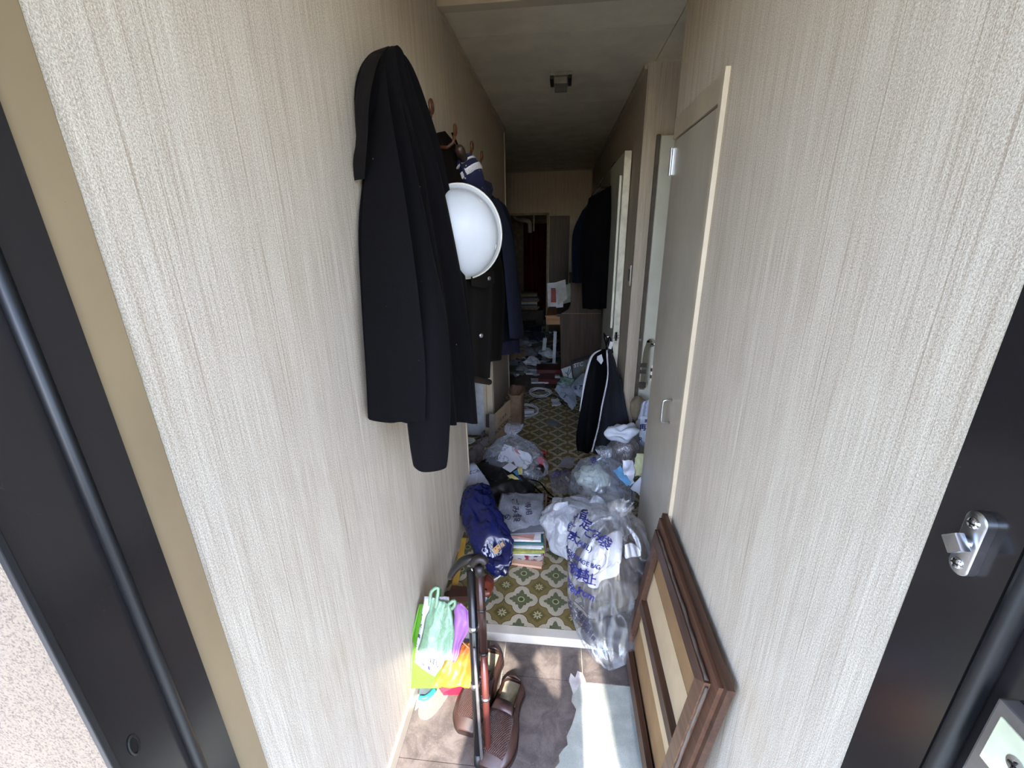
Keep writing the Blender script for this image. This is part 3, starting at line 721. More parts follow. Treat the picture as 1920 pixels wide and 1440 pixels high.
def lump(c, r, amp=.02, freq=7, seed=0, sub=4, flat=None, crease=0, rot=None):
    """crumpled heap"""
    mb = MB(); bmesh.ops.create_icosphere(mb.b, subdivisions=sub, radius=1); c = Vector(c)
    for v in mb.b.verts:
        d = v.co.normalized(); q = Vector((d.x*r[0], d.y*r[1], d.z*r[2]))
        w_ = q*freq+Vector((seed*5.1, seed*2.3, seed))
        a = mnoise.noise(w_)+.5*mnoise.noise(w_*2.1)
        if crease: a -= crease*abs(mnoise.noise(w_*1.3+Vector((3, 3, 3))))
        q += d*amp*a
        if rot: q = rot @ q
        q += c
        if flat is not None and q.z < flat: q.z = flat+.001*abs(a)
        v.co = q
    return mb
def bagmesh(rings, amp=.012, seed=0, n=64, sub=5, pleats=16, pamp=.012, knot=None):
    """knotted plastic bag: rings are (centre, rx, ry) bottom to top; pleats gather towards the knot"""
    C = resample([Vector(r[0]) for r in rings], len(rings)*sub); RX = resample([Vector((r[1], r[2], 0)) for r in rings], len(rings)*sub)
    mb = MB(); out = []; N_ = len(C)-1; K = (knot if knot is not None else .82)
    for i, (c, r) in enumerate(zip(C, RX)):
        t = i/N_; ring = []; g = max(0, 1-abs(t-K)/.45)
        for k in range(n):
            a = 2*PI*k/n; d = Vector((math.cos(a), math.sin(a), 0))
            q = Vector((d.x*2.2, d.y*2.2, t*3))+Vector((seed, seed*2, 0))
            w_ = 1 + (amp/.1)*(mnoise.noise(q*1.3) - .8*abs(mnoise.noise(q*2.9))) + (pamp/.1)*g*(mnoise.noise(Vector((d.x*pleats*.25, d.y*pleats*.25, seed+t*.5)))*2)
            ring.append(c + Vector((d.x*max(.004, r.x)*w_, d.y*max(.004, r.y)*w_, amp*.8*mnoise.noise(q*2+Vector((7, 7, 7))))))
        out.append(ring)
    return mb.loft(out)

# ------------------------------------------------------------------ entrance: picture frame turned to the wall
BR1, BR2 = wood('frame_brown', (54, 34, 24), (80, 53, 38), 1), wood('frame_brown_pale', (82, 57, 41), (110, 80, 58), 1)
MDF, CRM = mat('tan_board', (142, 110, 73), .8, var=.06), mat('cream_backing', (192, 168, 132), .85, var=.04)
A_, B_, C_ = Vector((.300, 1.204, .004)), Vector((.376, 1.244, .605)), Vector((.376, .652, .607))
Uv = (C_-B_).normalized(); UL = (C_-B_).length; Vv = (B_-A_); Vv -= Uv*Vv.dot(Uv); VL = Vv.length; Vv.normalize(); Nv = Uv.cross(Vv).normalized()
if Nv.x > 0: Nv = -Nv
A_ = B_-Vv*VL
t = thing('picture_frame', 'brown wooden picture frame leaning face to the right wall, its back showing', 'picture frame', A_)
def fbox(u0, u1, v0, v1, w0, w1):
    P = [A_+Uv*u+Vv*v+Nv*w0 for u, v in ((u0, v0), (u1, v0), (u1, v1), (u0, v1))]
    return MB().prism(P, Nv*(w1-w0))
W = .036
def mitre(side, w, w0, w1, o=0, bevel=0):
    a, b, c, d = (o, o), (UL-o, o), (UL-o, VL-o), (o, VL-o); i = o+w
    ai, bi, ci, di = (i, i), (UL-i, i), (UL-i, VL-i), (i, VL-i)
    q = {'bottom': (a, b, bi, ai), 'near': (b, c, ci, bi), 'top': (c, d, di, ci), 'far': (d, a, ai, di)}[side]
    return MB().prism([A_+Uv*u+Vv*v+Nv*w0 for u, v in q], Nv*(w1-w0))
for s_ in ('bottom', 'near', 'top', 'far'):
    part('moulding', mitre(s_, .052, .0, .016), BR1, t)
    part('moulding_lip', mitre(s_, .030, .016, .026, .012), wood('frame_mid', (66, 43, 30), (94, 63, 45), 1), t)
    part('stretcher_bar', mitre(s_, .040, .022, .040, .040), BR1 if s_ in ('far', 'bottom', 'top') else BR2, t)
part('cross_bar', fbox(.08, UL-.08, VL/2-.035, VL/2-.002, .016, .036), BR1, t)
part('backing_board', fbox(.06, UL-.06, .06, VL-.06, .012, .015), MDF, t)
part('cream_paper', fbox(.062, UL-.062, VL*.30, VL*.68, .015, .0165), CRM, t)
TAPE = mat('torn_tape', (88, 76, 66), .8)
for a, b in (((.05, VL-.038), (UL-.045, VL-.038)), ((UL-.038, VL-.05), (UL-.038, .05))):
    P = []
    for k in range(30):
        f = k/29; u = a[0]+(b[0]-a[0])*f; v = a[1]+(b[1]-a[1])*f
        P.append(A_+Uv*(u+.004*mnoise.noise(Vector((f*9, a[0]*9, 0))))+Vv*(v+.005*mnoise.noise(Vector((f*11, 4, b[1]))))+Nv*.033)
    part('torn_tape', MB().tube(P, [.004+.0025*mnoise.noise(Vector((k*.7, 1, 2))) for k in range(30)], 6), TAPE, t, smooth=True)
part('nail', MB().tube([A_+Uv*.055+Vv*.055+Nv*.040, A_+Uv*.055+Vv*.055+Nv*.044], .004, 8), SILV, t)

# ------------------------------------------------------------------ canes
BLK = mat('cane_black', (20, 19, 19), .3, var=.05)
RBR = mat('pole_red_brown', (92, 46, 38), .28, .2, var=.05)
t = thing('walking_cane', 'black folding walking cane with curved handle, standing by the left wall', 'walking cane', (-.20, .82, 0))
top, tip = aty(884, 1068, .95), Vector((-.212, .80, .002))
part('shaft', MB().tube([tip+(top-tip)*.06, top], [.0115, .0145], 12), BLK, t, smooth=True)
part('rubber_tip', MB().tube([tip, tip+(top-tip)*.02, tip+(top-tip)*.07], [.013, .013, .011], 12), RUB, t, smooth=True)
hp = [aty(a, b, .95) for a, b in ((843, 1084), (852, 1068), (866, 1054), (882, 1048), (897, 1047), (908, 1052))]
part('handle', MB().tube(resample(hp, 20), [.007+.007*math.sin(PI*k/20)**.6 for k in range(21)], 12), BLK, t, smooth=True)
for f in (.42, .71): part('joint_ring', MB().tube([tip+(top-tip)*(f-.012), tip+(top-tip)*(f+.012)], .0145, 12), SILV, t, smooth=True)
part('wrist_loop', MB().tube([aty(a, b, .945) for a, b in ((884, 1066), (889, 1076), (886, 1092), (893, 1104), (890, 1116), (882, 1106))], .0028, 6), mat('chain_silver', (170, 168, 164), .3, .8), t, smooth=True)
t = thing('trekking_pole', 'red brown telescopic walking pole standing right beside the black cane', 'walking pole', (-.187, .81, 0))
top, tip = aty(899, 1066, .93), Vector((-.183, .815, .002))
ax = top-tip
part('lower_shaft', MB().tube([tip+ax*.05, tip+ax*.58], .0105, 12), RBR, t, smooth=True)
part('upper_shaft', MB().tube([tip+ax*.58, tip+ax*.99], .0125, 12), mat('pole_dark_brown', (50, 28, 24), .28, .2, var=.05), t, smooth=True)
part('rubber_tip', MB().tube([tip, tip+ax*.01, tip+ax*.03, tip+ax*.055], [.014, .015, .013, .0115], 14), RUB, t, smooth=True)
for f in (.34, .58, .80): part('joint_ring', MB().tube([tip+ax*(f-.006), tip+ax*(f+.006)], .0135, 12), SILV if f < .5 else BLK, t, smooth=True)
part('grip', MB().tube(resample([aty(a, b, .935) for a, b in ((886, 1058), (893, 1050), (903, 1048), (910, 1055))], 10), .012, 12).tube([top-ax*.03, top+Vector((0, 0, .01))], .013, 12), mat('pole_grip', (28, 21, 20), .45), t, smooth=True)
t = thing('metal_rod', 'thin grey metal rod standing between the black cane and red brown pole', 'rod', (-.20, .80, 0))
part('rod', MB().tube([Vector((-.199, .795, .003)), aty(889, 1215, .862)], .005, 8), mat('grey_rod', (110, 106, 104), .35, .4), t, smooth=True)
part('ferrule', MB().tube([Vector((-.199, .795, .001)), Vector((-.1988, .797, .02))], .0065, 8), SILV, t, smooth=True)

# ------------------------------------------------------------------ loafers
def woven():
    m, tt, b = mat_begin('woven_leather'); x, y, z = nobj()
    a = N.op('SINE', (x*1.2+y)*900); c_ = N.op('SINE', (x-y*1.2)*900); k = nmax(a, c_)
    setcol(tt, b, nmix(nsm(k, .1, .9), lin((40, 24, 21)), lin((84, 56, 50)))); b.inputs['Roughness'].default_value = .42
    bump(tt, b, k, .9, .002); return m
LEA, WOV, INS = mat('brown_leather', (58, 36, 30), .4, var=.15, scale=20), woven(), mat('cream_insole', (160, 152, 128), .75, var=.12, scale=40)
def loafer(name, label, heel, toe, wide, mirror):
    heel, toe = Vector(heel), Vector(toe); L = (toe-heel).length; ax = (toe-heel)/L; sx = Vector((-ax.y, ax.x, 0))*mirror; up = Vector((0, 0, 1))
    def P(s, a, h): return heel+ax*(s*L)+sx*a+up*h
    def hw(s): # half width along the shoe
        if s < .08: return wide*.36*math.sqrt(max(0, 1-((.08-s)/.08)**2))*.9+.002
        if s < .35: return wide*(.36-.02*math.sin((s-.08)/.27*PI))
        if s < .68: return wide*(.36+.14*math.sin((s-.35)/.33*PI/2))
        return wide*.5*math.sqrt(max(0, 1-((s-.68)/.33)**2.6))+.002
    def off(s): return wide*.10*math.sin(max(0, s-.3)*2.6)
    S = [0, .015, .04, .08, .14, .2, .28, .36, .44, .52, .6, .68, .76, .84, .9, .95, .98, .995]
    t = thing(name, label, 'shoe', heel, None)
    mb = MB(); mb.loft([[P(s, off(s)+hw(s)*1.07*c, h) for c, h in ((-1, .002), (1, .002), (1, .020), (-1, .020))] for s in S]); sharp(part('sole', mb, mat('shoe_sole', (40, 27, 23), .5), t), 50)
    # upper: side walls up to the topline behind, closed vamp in front
    rings = []
    for s in S:
        w_ = hw(s); hh = .066-.012*math.sin(min(1, s/.45)*PI) if s < .45 else .060*(1-((s-.45)/.56)**2.2)+.020
        ring = []
        for k in range(17):
            a = PI*k/16; c = math.cos(a); y = abs(math.sin(a))**.65
            ring.append(P(s, off(s)-w_*c, .020+(hh-.02)*y))
        rings.append(ring)
    op = MB(); R = [[op.b.verts.new(p) for p in r] for r in rings]
    for i in range(len(R)-1):
        for k in range(16):
            inner = 3 < k < 12 and S[i] > .02 and S[i+1] < .47
            if not inner: op.b.faces.new((R[i][k], R[i][k+1], R[i+1][k+1], R[i+1][k]))
    op.b.faces.new(R[0]); sharp(part('upper', op, LEA, t, solid=.003), 50)
    vm = MB(); vm.loft([[P(s, off(s)-hw(s)*.74*math.cos(PI*k/12), (.060*(1-((s-.45)/.56)**2.2)+.020 if s > .45 else .072)*(.62+.38*abs(math.sin(PI*k/12))**.6)+.004) for k in range(13)] for s in (.49, .55, .62, .7, .78, .85, .90)], False, False)
    part('woven_vamp', vm, WOV, t, smooth=True, solid=.004)
    tg = MB(); tg.loft([[P(s, off(s)-hw(s)*.62*math.cos(PI*k/8), h+.010*math.sin(PI*k/8)) for k in range(9)] for s, h in ((.40, .078), (.46, .079), (.52, .076))], False, False)
    part('tongue', tg, mat('tongue_leather', (64, 43, 41), .4), t, smooth=True, solid=.004)
    im = MB(); im.loft([[P(s, off(s)+hw(s)*.86*c, .027) for c in (-1, 1)] for s in S[1:12]], False, False)
    part('insole', im, INS, t, solid=.003)
    pp = [P(s, off(s)-hw(s)*.80*math.cos(.0), .0) for s in (0,)]
    rim = [rings[i][4] for i in range(2, 8)]; rim2 = [rings[i][12] for i in range(2, 8)]
    part('topline', MB().tube(rim[::-1]+rim2, .003, 6), mat('topline_leather', (50, 32, 27), .4), t, smooth=True)
    return t
loafer('loafer', 'brown woven loafer lying clear to the right of the poles', (-.124, 1.04, 0), (-.192, .782, 0), .118, 1)
loafer('loafer', 'brown woven loafer half hidden behind the poles, its cream insole in the sun', (-.212, 1.140, 0), (-.258, .868, 0), .112, -1)

# ------------------------------------------------------------------ dustpan and the plastic bags in front of it
PN = Vector((0, -1, .5)).normalized(); P0 = Vector((0, .92, 0))
def pl(px, py, o=0): return onplane(px, py, P0+PN*o, PN)
GRN = mat('dustpan_green', (90, 146, 40), .35, var=.05)
t = thing('dustpan', 'lime green dustpan standing against the left wall behind plastic bags', 'dustpan', pl(790, 1288))
L = [pl(786, 1132), pl(776, 1190), pl(768, 1245), pl(766, 1280), pl(772, 1290)]; R = [pl(858, 1135), pl(856, 1190), pl(848, 1245), pl(840, 1280), pl(822, 1290)]
part('pan', sheet(L, R, 20, 10, .002, 4, 1, PN), GRN, t, smooth=True, solid=.004)
E1 = [p+PN*.002 for p in L]; part('raised_edge', MB().prism([L[0], L[1], L[2], L[3], L[3]+Vector((-.0, -.028, .006)), L[2]+Vector((-.004, -.034, .0)), L[1]+Vector((-.004, -.028, 0))], (.004, 0, 0)), GRN, t)
part('handle', MB().tube([pl(820, 1130, -.01), pl(822, 1105, -.01)], [.012, .010], 10), GRN, t, smooth=True)
FW = film('white_film', (196, 198, 202), .86, .35, 22, .35)
t = thing('printed_bag', 'white plastic bag with blue print draped over the green dustpan', 'plastic bag', pl(800, 1250, .016))
o = part('sheet', sheet([pl(797, 1118, .014), pl(788, 1170, .014), pl(780, 1220, .018), pl(776, 1243, .02)], [pl(842, 1120, .014), pl(846, 1170, .016), pl(840, 1225, .02), pl(816, 1268, .022)], 18, 14, .008, 16, 2, PN), FW, t, smooth=True, solid=.001)
o = o; bv = bvh_of(o)
XA, YA = (pl(806, 1250, .02)-pl(778, 1232, .02)), (pl(790, 1200, .02)-pl(786, 1250, .02))
lettering('printed_lettering', '田ごみ袋一覧', pl(791, 1243, .02), XA, YA, .012, o, INKB, t, bv)
for k, (a, b, s_) in enumerate(((786, 1150, 'ごみ'), (784, 1172, '指定'), (781, 1192, '収集'), (779, 1208, '大'))): lettering('printed_lettering', s_, pl(a, b, .02), XA, YA, .014, o, INKD, t, bv)
lettering('printed_lettering', 'ぽい', pl(817, 1243, .02), XA, YA, .022, o, INKB, t, bv)
FG = film('pale_green_film', (140, 180, 148), .68, .35, 20, .4)
t = thing('green_bag', 'pale green carrier bag with two handles draped over the printed bag', 'plastic bag', pl(820, 1220, .03))
o = part('sheet', sheet([pl(812, 1118, .026), pl(800, 1150, .03), pl(792, 1190, .03), pl(785, 1218, .03)], [pl(845, 1135, .03), pl(851, 1170, .034), pl(849, 1200, .034), pl(847, 1240, .03)], 20, 16, .016, 14, 3, PN, 2, .005), FG, t, smooth=True, solid=.001)
part('handle', MB().tube(resample([pl(806, 1135, .03), pl(808, 1112, .03), pl(816, 1103, .03), pl(822, 1104, .03), pl(820, 1120, .034), pl(817, 1140, .034)], 16), [.006]*17, 6), FG, t, smooth=True)
part('handle', MB().tube(resample([pl(836, 1142, .034), pl(842, 1132, .034), pl(852, 1126, .034), pl(853, 1134, .034), pl(846, 1142, .036)], 12), [.006]*13, 6), FG, t, smooth=True)
FP = mat('lilac_plastic', (166, 112, 180), .45, var=.06)
t = thing('lilac_bag', 'torn lilac plastic bag wedged between the pale green bag and the canes', 'plastic bag', pl(865, 1220, .03))
part('sheet', sheet([pl(853, 1130, .02), pl(851, 1165, .024), pl(849, 1205, .024), pl(848, 1240, .02)], [pl(869, 1130, .02), pl(886, 1166, .03), pl(872, 1196, .024), pl(854, 1240, .02)], 20, 12, .010, 20, 4, PN, 1.5, .004), FP, t, smooth=True, solid=.001)
part('torn_strip', sheet([pl(858, 1134, .024), pl(864, 1146, .026), pl(868, 1160, .026)], [pl(872, 1136, .024), pl(874, 1150, .03), pl(877, 1168, .026)], 8, 6, .01, 30, 5, PN), FP, t, smooth=True, solid=.001)
FO = mat('orange_plastic', (186, 104, 34), .45, var=.08)
t = thing('orange_bag', 'crumpled orange plastic bag at the foot of the canes', 'plastic bag', pl(850, 1270, .01))
part('sheet', sheet([pl(862, 1205, .008), pl(838, 1235, .012), pl(824, 1262, .012), pl(810, 1288, .01)], [pl(888, 1205, .008), pl(889, 1235, .014), pl(889, 1262, .014), pl(888, 1284, .01)], 18, 18, .022, 15, 6, PN, 2, .004), FO, t, smooth=True, solid=.001)
part('drawstring', MB().tube(resample([pl(864, 1200, .02), pl(876, 1212, .024), pl(889, 1222, .02)], 10), .0022, 6), mat('string_tan', (206, 160, 110), .7), t, smooth=True)
t = thing('red_brush', 'bright red plastic strip lying on the tiles under the orange bag', 'brush', atz(855, 1290, .02))
a, b, c, d = atz(821, 1288, .016), atz(886, 1278, .016), atz(884, 1302, .004), atz(832, 1304, .004)
part('block', MB().prism([a, b, c, d], (0, 0, .014)), mat('hot_red', (186, 22, 54), .4, var=.04), t)
part('bristles', MB().prism([a+Vector((0, .004, .0)), b+Vector((0, .004, 0)), b+Vector((0, .014, -.004)), a+Vector((0, .014, -.004))], (0, 0, .010)), mat('brush_tan', (206, 150, 90), .8), t)
t = thing('teal_slipper', 'teal and grey slipper end poking out below the green dustpan', 'slipper', atz(800, 1302, .01))
part('rim', MB().tube(resample([atz(786, 1308, .012), atz(796, 1309, .014), atz(806, 1303, .014), atz(815, 1293, .012)], 10), .008, 8), mat('teal_rubber', (48, 160, 164), .4), t, smooth=True)
part('footbed', MB().prism([atz(786, 1304, .002), atz(798, 1305, .002), atz(812, 1292, .002), atz(788, 1290, .002)], (0, 0, .010)), mat('slate_rubber', (92, 104, 112), .6), t)
t = thing('paper_scrap', 'small printed paper scrap along the left baseboard', 'paper', atz(788, 1320, 0))
o = part('sheet', MB().prism([atz(784, 1302, .001), atz(794, 1308, .001), atz(789, 1322, .001), atz(778, 1332, .001)], (0, 0, .002)), mat('paper_white', (226, 226, 226), .8), t)
t = thing('shoe_insole', 'thin pale translucent insole lying in the sun on the tiles', 'insole', atz(805, 1325, 0))
ol = [(824, 1288), (838, 1290), (843, 1298), (836, 1312), (826, 1326), (814, 1340), (802, 1349), (791, 1349), (785, 1342), (785, 1330), (792, 1317), (804, 1304), (814, 1294)]
part('pad', MB().prism([p for p in resample([atz(a, b, .0015) for a, b in ol+ol[:1]], 39)[:-1]], (0, 0, .003)), film('clear_gel', (180, 172, 156), .35, .2, 60, .4), t)

# ------------------------------------------------------------------ hall: bags, books and clutter
FILM = film('clear_film', (176, 178, 184), .05, .2, 5, .35, .24, .08, .2)
FILMC = film('cloudy_film', (190, 200, 216), .16, .2, 4.5, .2, .22, .08, .35)
FILMW = film('milky_film', (214, 222, 236), .58, .28, 12, .5, .2)
FILMD = film('grey_film', (150, 150, 156), .30, .2, 14, .6)
# the large knotted garbage bag on the step
t = thing('garbage_bag', 'large clear knotted garbage bag with blue print, slumped over the step edge', 'garbage bag', (.215, 1.17, 0))
RG = [((.205, 1.140, .004), .012, .010), ((.215, 1.160, .022), .055, .030), ((.218, 1.188, .054), .102, .075), ((.217, 1.262, .105), .142, .128), ((.215, 1.318, .178), .164, .163), ((.211, 1.352, .270), .168, .176), ((.209, 1.372, .360), .160, .165),
      ((.212, 1.382, .430), .131, .134), ((.218, 1.378, .474), .078, .081), ((.226, 1.362, .500), .022, .024), ((.232, 1.354, .520), .030, .026), ((.242, 1.356, .553), .048, .036)]
big = part('film', bagmesh(RG, .012, 2, 110, 6, 26, .016, .84), FILM, t, smooth=True)
bv = bvh_of(big)
TAUPE = mat('taupe_rubbish', (78, 71, 65), .8, var=.25, scale=9, bmp=.4)
k = thing('taupe_cloth', 'dull taupe crumpled cloth filling the large garbage bag', 'cloth', (.215, 1.29, .1))
part('bundle', lump((.212, 1.345, .235), (.140, .140, .172), .045, 9, 3, 5, .058, 1.2), TAUPE, k, smooth=True)
part('lower_bundle', lump((.217, 1.205, .085), (.105, .075, .05), .03, 11, 4, 4, .043, 1.0), mat('slate_rubbish', (70, 70, 74), .7, var=.2), k, smooth=True)
CAPW = mat('white_cotton', (190, 190, 194), .85, var=.04, bmp=.1)
k = thing('cotton_hat', 'white cotton cap with stitched round crown inside the large garbage bag', 'hat', (.2, 1.17, .34))
def onbag(px, py, inset=.012):
    d = ray(px, py); h = bv.ray_cast(EYE, d, 4)
    return (h[0]+d*inset) if h[0] else EYE+d*1.75
def bagpatch(outline, inset, n=18, bulge=.006, seed=1):
    cx_ = sum(p[0] for p in outline)/len(outline); cy_ = sum(p[1] for p in outline)/len(outline)
    O = resample([Vector((a, b, 0)) for a, b in outline+outline[:1]], 48)[:-1]
    rings = []
    for i in range(n+1):
        f = max(.02, 1-i/n)
        rings.append([onbag(cx_+(o.x-cx_)*f, cy_+(o.y-cy_)*f, inset-bulge*math.sqrt(max(0, 1-f*f))+.003*mnoise.noise(Vector((o.x*.03, o.y*.03, seed)))*f) for o in O])
    return MB().loft(rings, True, False)
part('crown', bagpatch([(1082, 1068), (1092, 1034), (1112, 1016), (1134, 1024), (1140, 1050), (1128, 1070), (1104, 1078)], .022, 14, .012), CAPW, k, smooth=True, solid=.003)
part('flap', bagpatch([(1112, 1016), (1130, 1010), (1152, 995), (1166, 1000), (1166, 1036), (1160, 1060), (1132, 1068), (1140, 1044)], .024, 12, .006, 3), CAPW, k, smooth=True, solid=.003)
part('brim', bagpatch([(1082, 1072), (1104, 1082), (1130, 1070), (1158, 1052), (1158, 1078), (1128, 1088), (1120, 1102), (1104, 1100), (1100, 1090), (1080, 1090)], .020, 12, .004, 5), CAPW, k, smooth=True, solid=.003)
part('ear_flap', bagpatch([(1172, 1022), (1184, 1018), (1198, 1030), (1200, 1042), (1184, 1044), (1172, 1046)], .024, 10, .004, 7), CAPW, k, smooth=True, solid=.003)
part('stitching', MB().tube([onbag(a, b, .008) for a, b in ((1112, 1016), (1126, 1026), (1136, 1044), (1136, 1056), (1122, 1072))], .0015, 5), mat('seam_grey', (150, 148, 146), .8), k)
def bagtext(txt, px, py, ang, s_px, m=INKB, hi=.0015):
    c = onbag(px, py, 0); a = math.radians(ang)
    x2 = onbag(px+8*math.cos(a), py+8*math.sin(a), 0)-c; nrm = (EYE-c).normalized()
    xa = (x2-nrm*x2.dot(nrm)).normalized(); ya = nrm.cross(xa)
    dist = (c-EYE).length
    lettering('printed_lettering', txt, c, xa, ya, s_px/FPX*dist, big, m, t, bv, .002)
for tx, a, b, an, s_ in (('指', 1090, 964, 20, 22), ('定', 1098, 984, 28, 20), ('ご', 1104, 1000, 30, 19), ('み', 1120, 1006, 32, 18), ('袋', 1134, 1018, 34, 22), ('家', 1066, 972, 24, 17), ('庭', 1068, 990, 28, 17), ('用', 1072, 1006, 30, 16),
                         ('大', 1076, 1008, 30, 20), ('(45L)', 1096, 1024, 30, 13), ('G', 1066, 1033, 42, 10), ('A', 1071, 1038, 40, 10), ('R', 1076, 1042, 36, 10), ('B', 1082, 1047, 32, 10), ('A', 1088, 1051, 28, 10), ('G', 1094, 1055, 26, 10), ('E', 1101, 1058, 24, 10), ('B', 1110, 1061, 18, 10), ('A', 1116, 1063, 16, 10), ('G', 1122, 1064, 12, 10),
                         ('の持ち去り', 1066, 1046, 62, 14),
                         ('の', 1078, 1072, 30, 18), ('禁', 1092, 1080, 16, 21), ('止', 1108, 1088, 14, 19), ('from', 1098, 1114, 28, 16), ('red.', 1076, 1106, 42, 15), ('resources', 1068, 1088, 62, 9)):
    bagtext(tx, a, b, an, s_)
fr = [(1076, 1126), (1102, 1155), (1098, 1198)]
part('printed_frame', MB().tube(resample([onbag(a, b, -.002) for a, b in fr], 14), .0012, 5), INKD, t)
for r_ in range(4): bagtext('家庭系ごみ専用袋', 1078+r_*4, 1140+r_*11, 48, 7, INKD)
# white carrier bag behind it
t = thing('carrier_bag', 'white plastic carrier bag squeezed behind the large knotted garbage bag', 'plastic bag', (.09, 1.72, ZF))
RG2 = [((.10, 1.66, .045), .05, .05), ((.10, 1.69, .08), .12, .10), ((.10, 1.72, .14), .155, .12), ((.10, 1.74, .20), .16, .12), ((.11, 1.75, .245), .135, .10), ((.12, 1.76, .27), .09, .06)]
part('body', bagmesh(RG2, .022, 5, 80, 5, 9, .014, 1.0), FILMW, t, smooth=True, solid=.001)
for c_, s_ in (((.03, 1.72, .26), 1), ((.20, 1.76, .27), -1)):
    part('handle', sheet([Vector(c_)+Vector((-.045, 0, -.03)), Vector(c_)+Vector((-.03, 0, .02)), Vector(c_)+Vector((.01*s_, 0, .045))], [Vector(c_)+Vector((.035, .01, -.03)), Vector(c_)+Vector((.03, .01, .02)), Vector(c_)+Vector((.03*s_, .01, .045))], 10, 8, .014, 18, s_+3), FILMW, t, smooth=True, solid=.001)
# clear bag of waste paper further back at the right
t = thing('garbage_bag', 'clear knotted bag of white waste behind the white carrier bag, beside grey door', 'garbage bag', (.24, 2.05, ZF))
RG3 = [((.25, 2.00, .045), .10, .10), ((.25, 2.02, .09), .16, .15), ((.25, 2.05, .16), .175, .17), ((.25, 2.07, .23), .165, .16), ((.25, 2.08, .29), .12, .12), ((.255, 2.07, .33), .06, .06), ((.26, 2.06, .352), .018, .018), ((.265, 2.06, .37), .03, .024), ((.255, 2.08, .40), .045, .03)]
b3 = part('film', bagmesh(RG3, .014, 9, 96, 5, 22, .018, .80), FILMC, t, smooth=True); bv3 = bvh_of(b3)
WPAP = mat('waste_paper', (222, 228, 238), .8, var=.05)
def inner(name, label, cat, c, r, m, seed, amp=.03, fr=12, crease=1.2, flat=None):
    k = thing(name, label, cat, c); part('bundle', lump(c, r, amp, fr, seed, 4, flat, crease), m, k, smooth=True); return k
inner('waste_paper', 'crumpled white paper in the clear bag beside the grey door, front lump', 'paper', (.225, 1.985, .115), (.138, .10, .068), WPAP, 21)
inner('waste_paper', 'crumpled white paper in the clear bag beside the grey door, upper lump', 'paper', (.20, 2.03, .235), (.105, .075, .055), mat('greenish_paper', (206, 220, 214), .8), 22)
inner('grey_wrapping', 'grey plastic wrapping deep in the clear bag beside the grey door', 'wrapping', (.27, 2.08, .15), (.10, .08, .09), mat('grey_wrap', (166, 172, 184), .5), 23)
def bagtext3(txt, px, py, ang, s_px, surf, bvx, root, m=INKB):
    d = ray(px, py); h = bvx.ray_cast(EYE, d, 5)
    if not h[0]: return
    c = h[0]; a = math.radians(ang); nrm = (EYE-c).normalized(); x_ = _r3*math.cos(a)-_u3*math.sin(a); xa = (x_-nrm*x_.dot(nrm)).normalized(); ya = nrm.cross(xa)
    lettering('printed_lettering', txt, c, xa, ya, s_px/FPX*(c-EYE).length, surf, m, root, bvx, .002)
for tx, a, b in (('ごみ', 1080, 866), ('袋', 1113, 864)): bagtext3(tx, a, b, -20, 12, b3, bv3, t)
# loose things in front of the grey door
def wad(name, label, cat, Lp, Rp, amp, seed, m, solid=.0015, nrm=None):
    k = thing(name, label, cat, Lp[len(Lp)//2]); part('sheet', sheet(Lp, Rp, 16, 14, amp, 16, seed, nrm), m, k, smooth=True, solid=solid); return k
VPL = lambda a, b, y: aty(a, b, y)
wad('face_mask', 'light blue disposable face mask lying on the clear bag', 'mask', [VPL(1150, 882, 2.0), VPL(1160, 895, 1.95), VPL(1176, 912, 1.88)], [VPL(1164, 873, 2.02), VPL(1172, 888, 1.97), VPL(1184, 905, 1.9)], .006, 31, mat('mask_blue', (120, 184, 232), .7))
wad('tissue', 'crumpled white tissue between the blue mask and the grey door', 'tissue', [VPL(1164, 862, 2.03), VPL(1168, 885, 1.98), VPL(1178, 912, 1.92)], [VPL(1184, 866, 2.03), VPL(1189, 885, 1.97), VPL(1188, 905, 1.9)], .03, 32, mat('tissue_white', (226, 230, 246), .85))
wad('cream_cloth', 'pale yellow crumpled cloth against the grey door edge', 'cloth', [VPL(1194, 848, 2.02), VPL(1190, 870, 2.0), VPL(1188, 895, 1.95)], [VPL(1207, 850, 2.0), VPL(1206, 872, 1.97), VPL(1204, 892, 1.93)], .03, 33, mat('pale_yellow_cloth', (204, 206, 160), .8))
wad('waste_paper', 'folded white paper below the pale yellow cloth at the grey door', 'paper', [VPL(1180, 914, 1.9), VPL(1192, 922, 1.86), VPL(1200, 930, 1.84)], [VPL(1202, 893, 1.92), VPL(1203, 908, 1.9), VPL(1202, 928, 1.86)], .012, 34, WPAP)
t = thing('garbage_bag', 'milky plastic bag with a pink mark, low against the grey door edge', 'garbage bag', (.34, 1.80, ZF))
b4 = part('body', lump((.305, 1.83, .13), (.075, .13, .09), .03, 9, 41, 4, .043, 1.2), FILMW, t, smooth=True)
bagtext3('り', 1194, 962, 0, 22, b4, bvh_of(b4), t, mat('pink_ink', (198, 40, 110), .6))
# bag with brown contents
t = thing('garbage_bag', 'small clear bag with a white folded top and dark brown contents', 'garbage bag', (.40, 2.35, ZF))
part('film', lump((.405, 2.33, .215), (.095, .12, .175), .025, 8, 51, 4, .045, 1.0), film('smoke_film', (170, 166, 168), .42, .25, 16, .5), t, smooth=True)
part('folded_top', lump((.385, 2.30, .395), (.105, .075, .05), .03, 11, 52, 4, None, 1.6), mat('white_plastic', (214, 220, 232), .4, var=.05), t, smooth=True)
inner('brown_rags', 'dark brown rags inside the small bag with a white folded top', 'rags', (.41, 2.33, .21), (.075, .09, .12), mat('dark_brown_rag', (70, 50, 44), .9, var=.3, scale=20), 53, .03, 16)
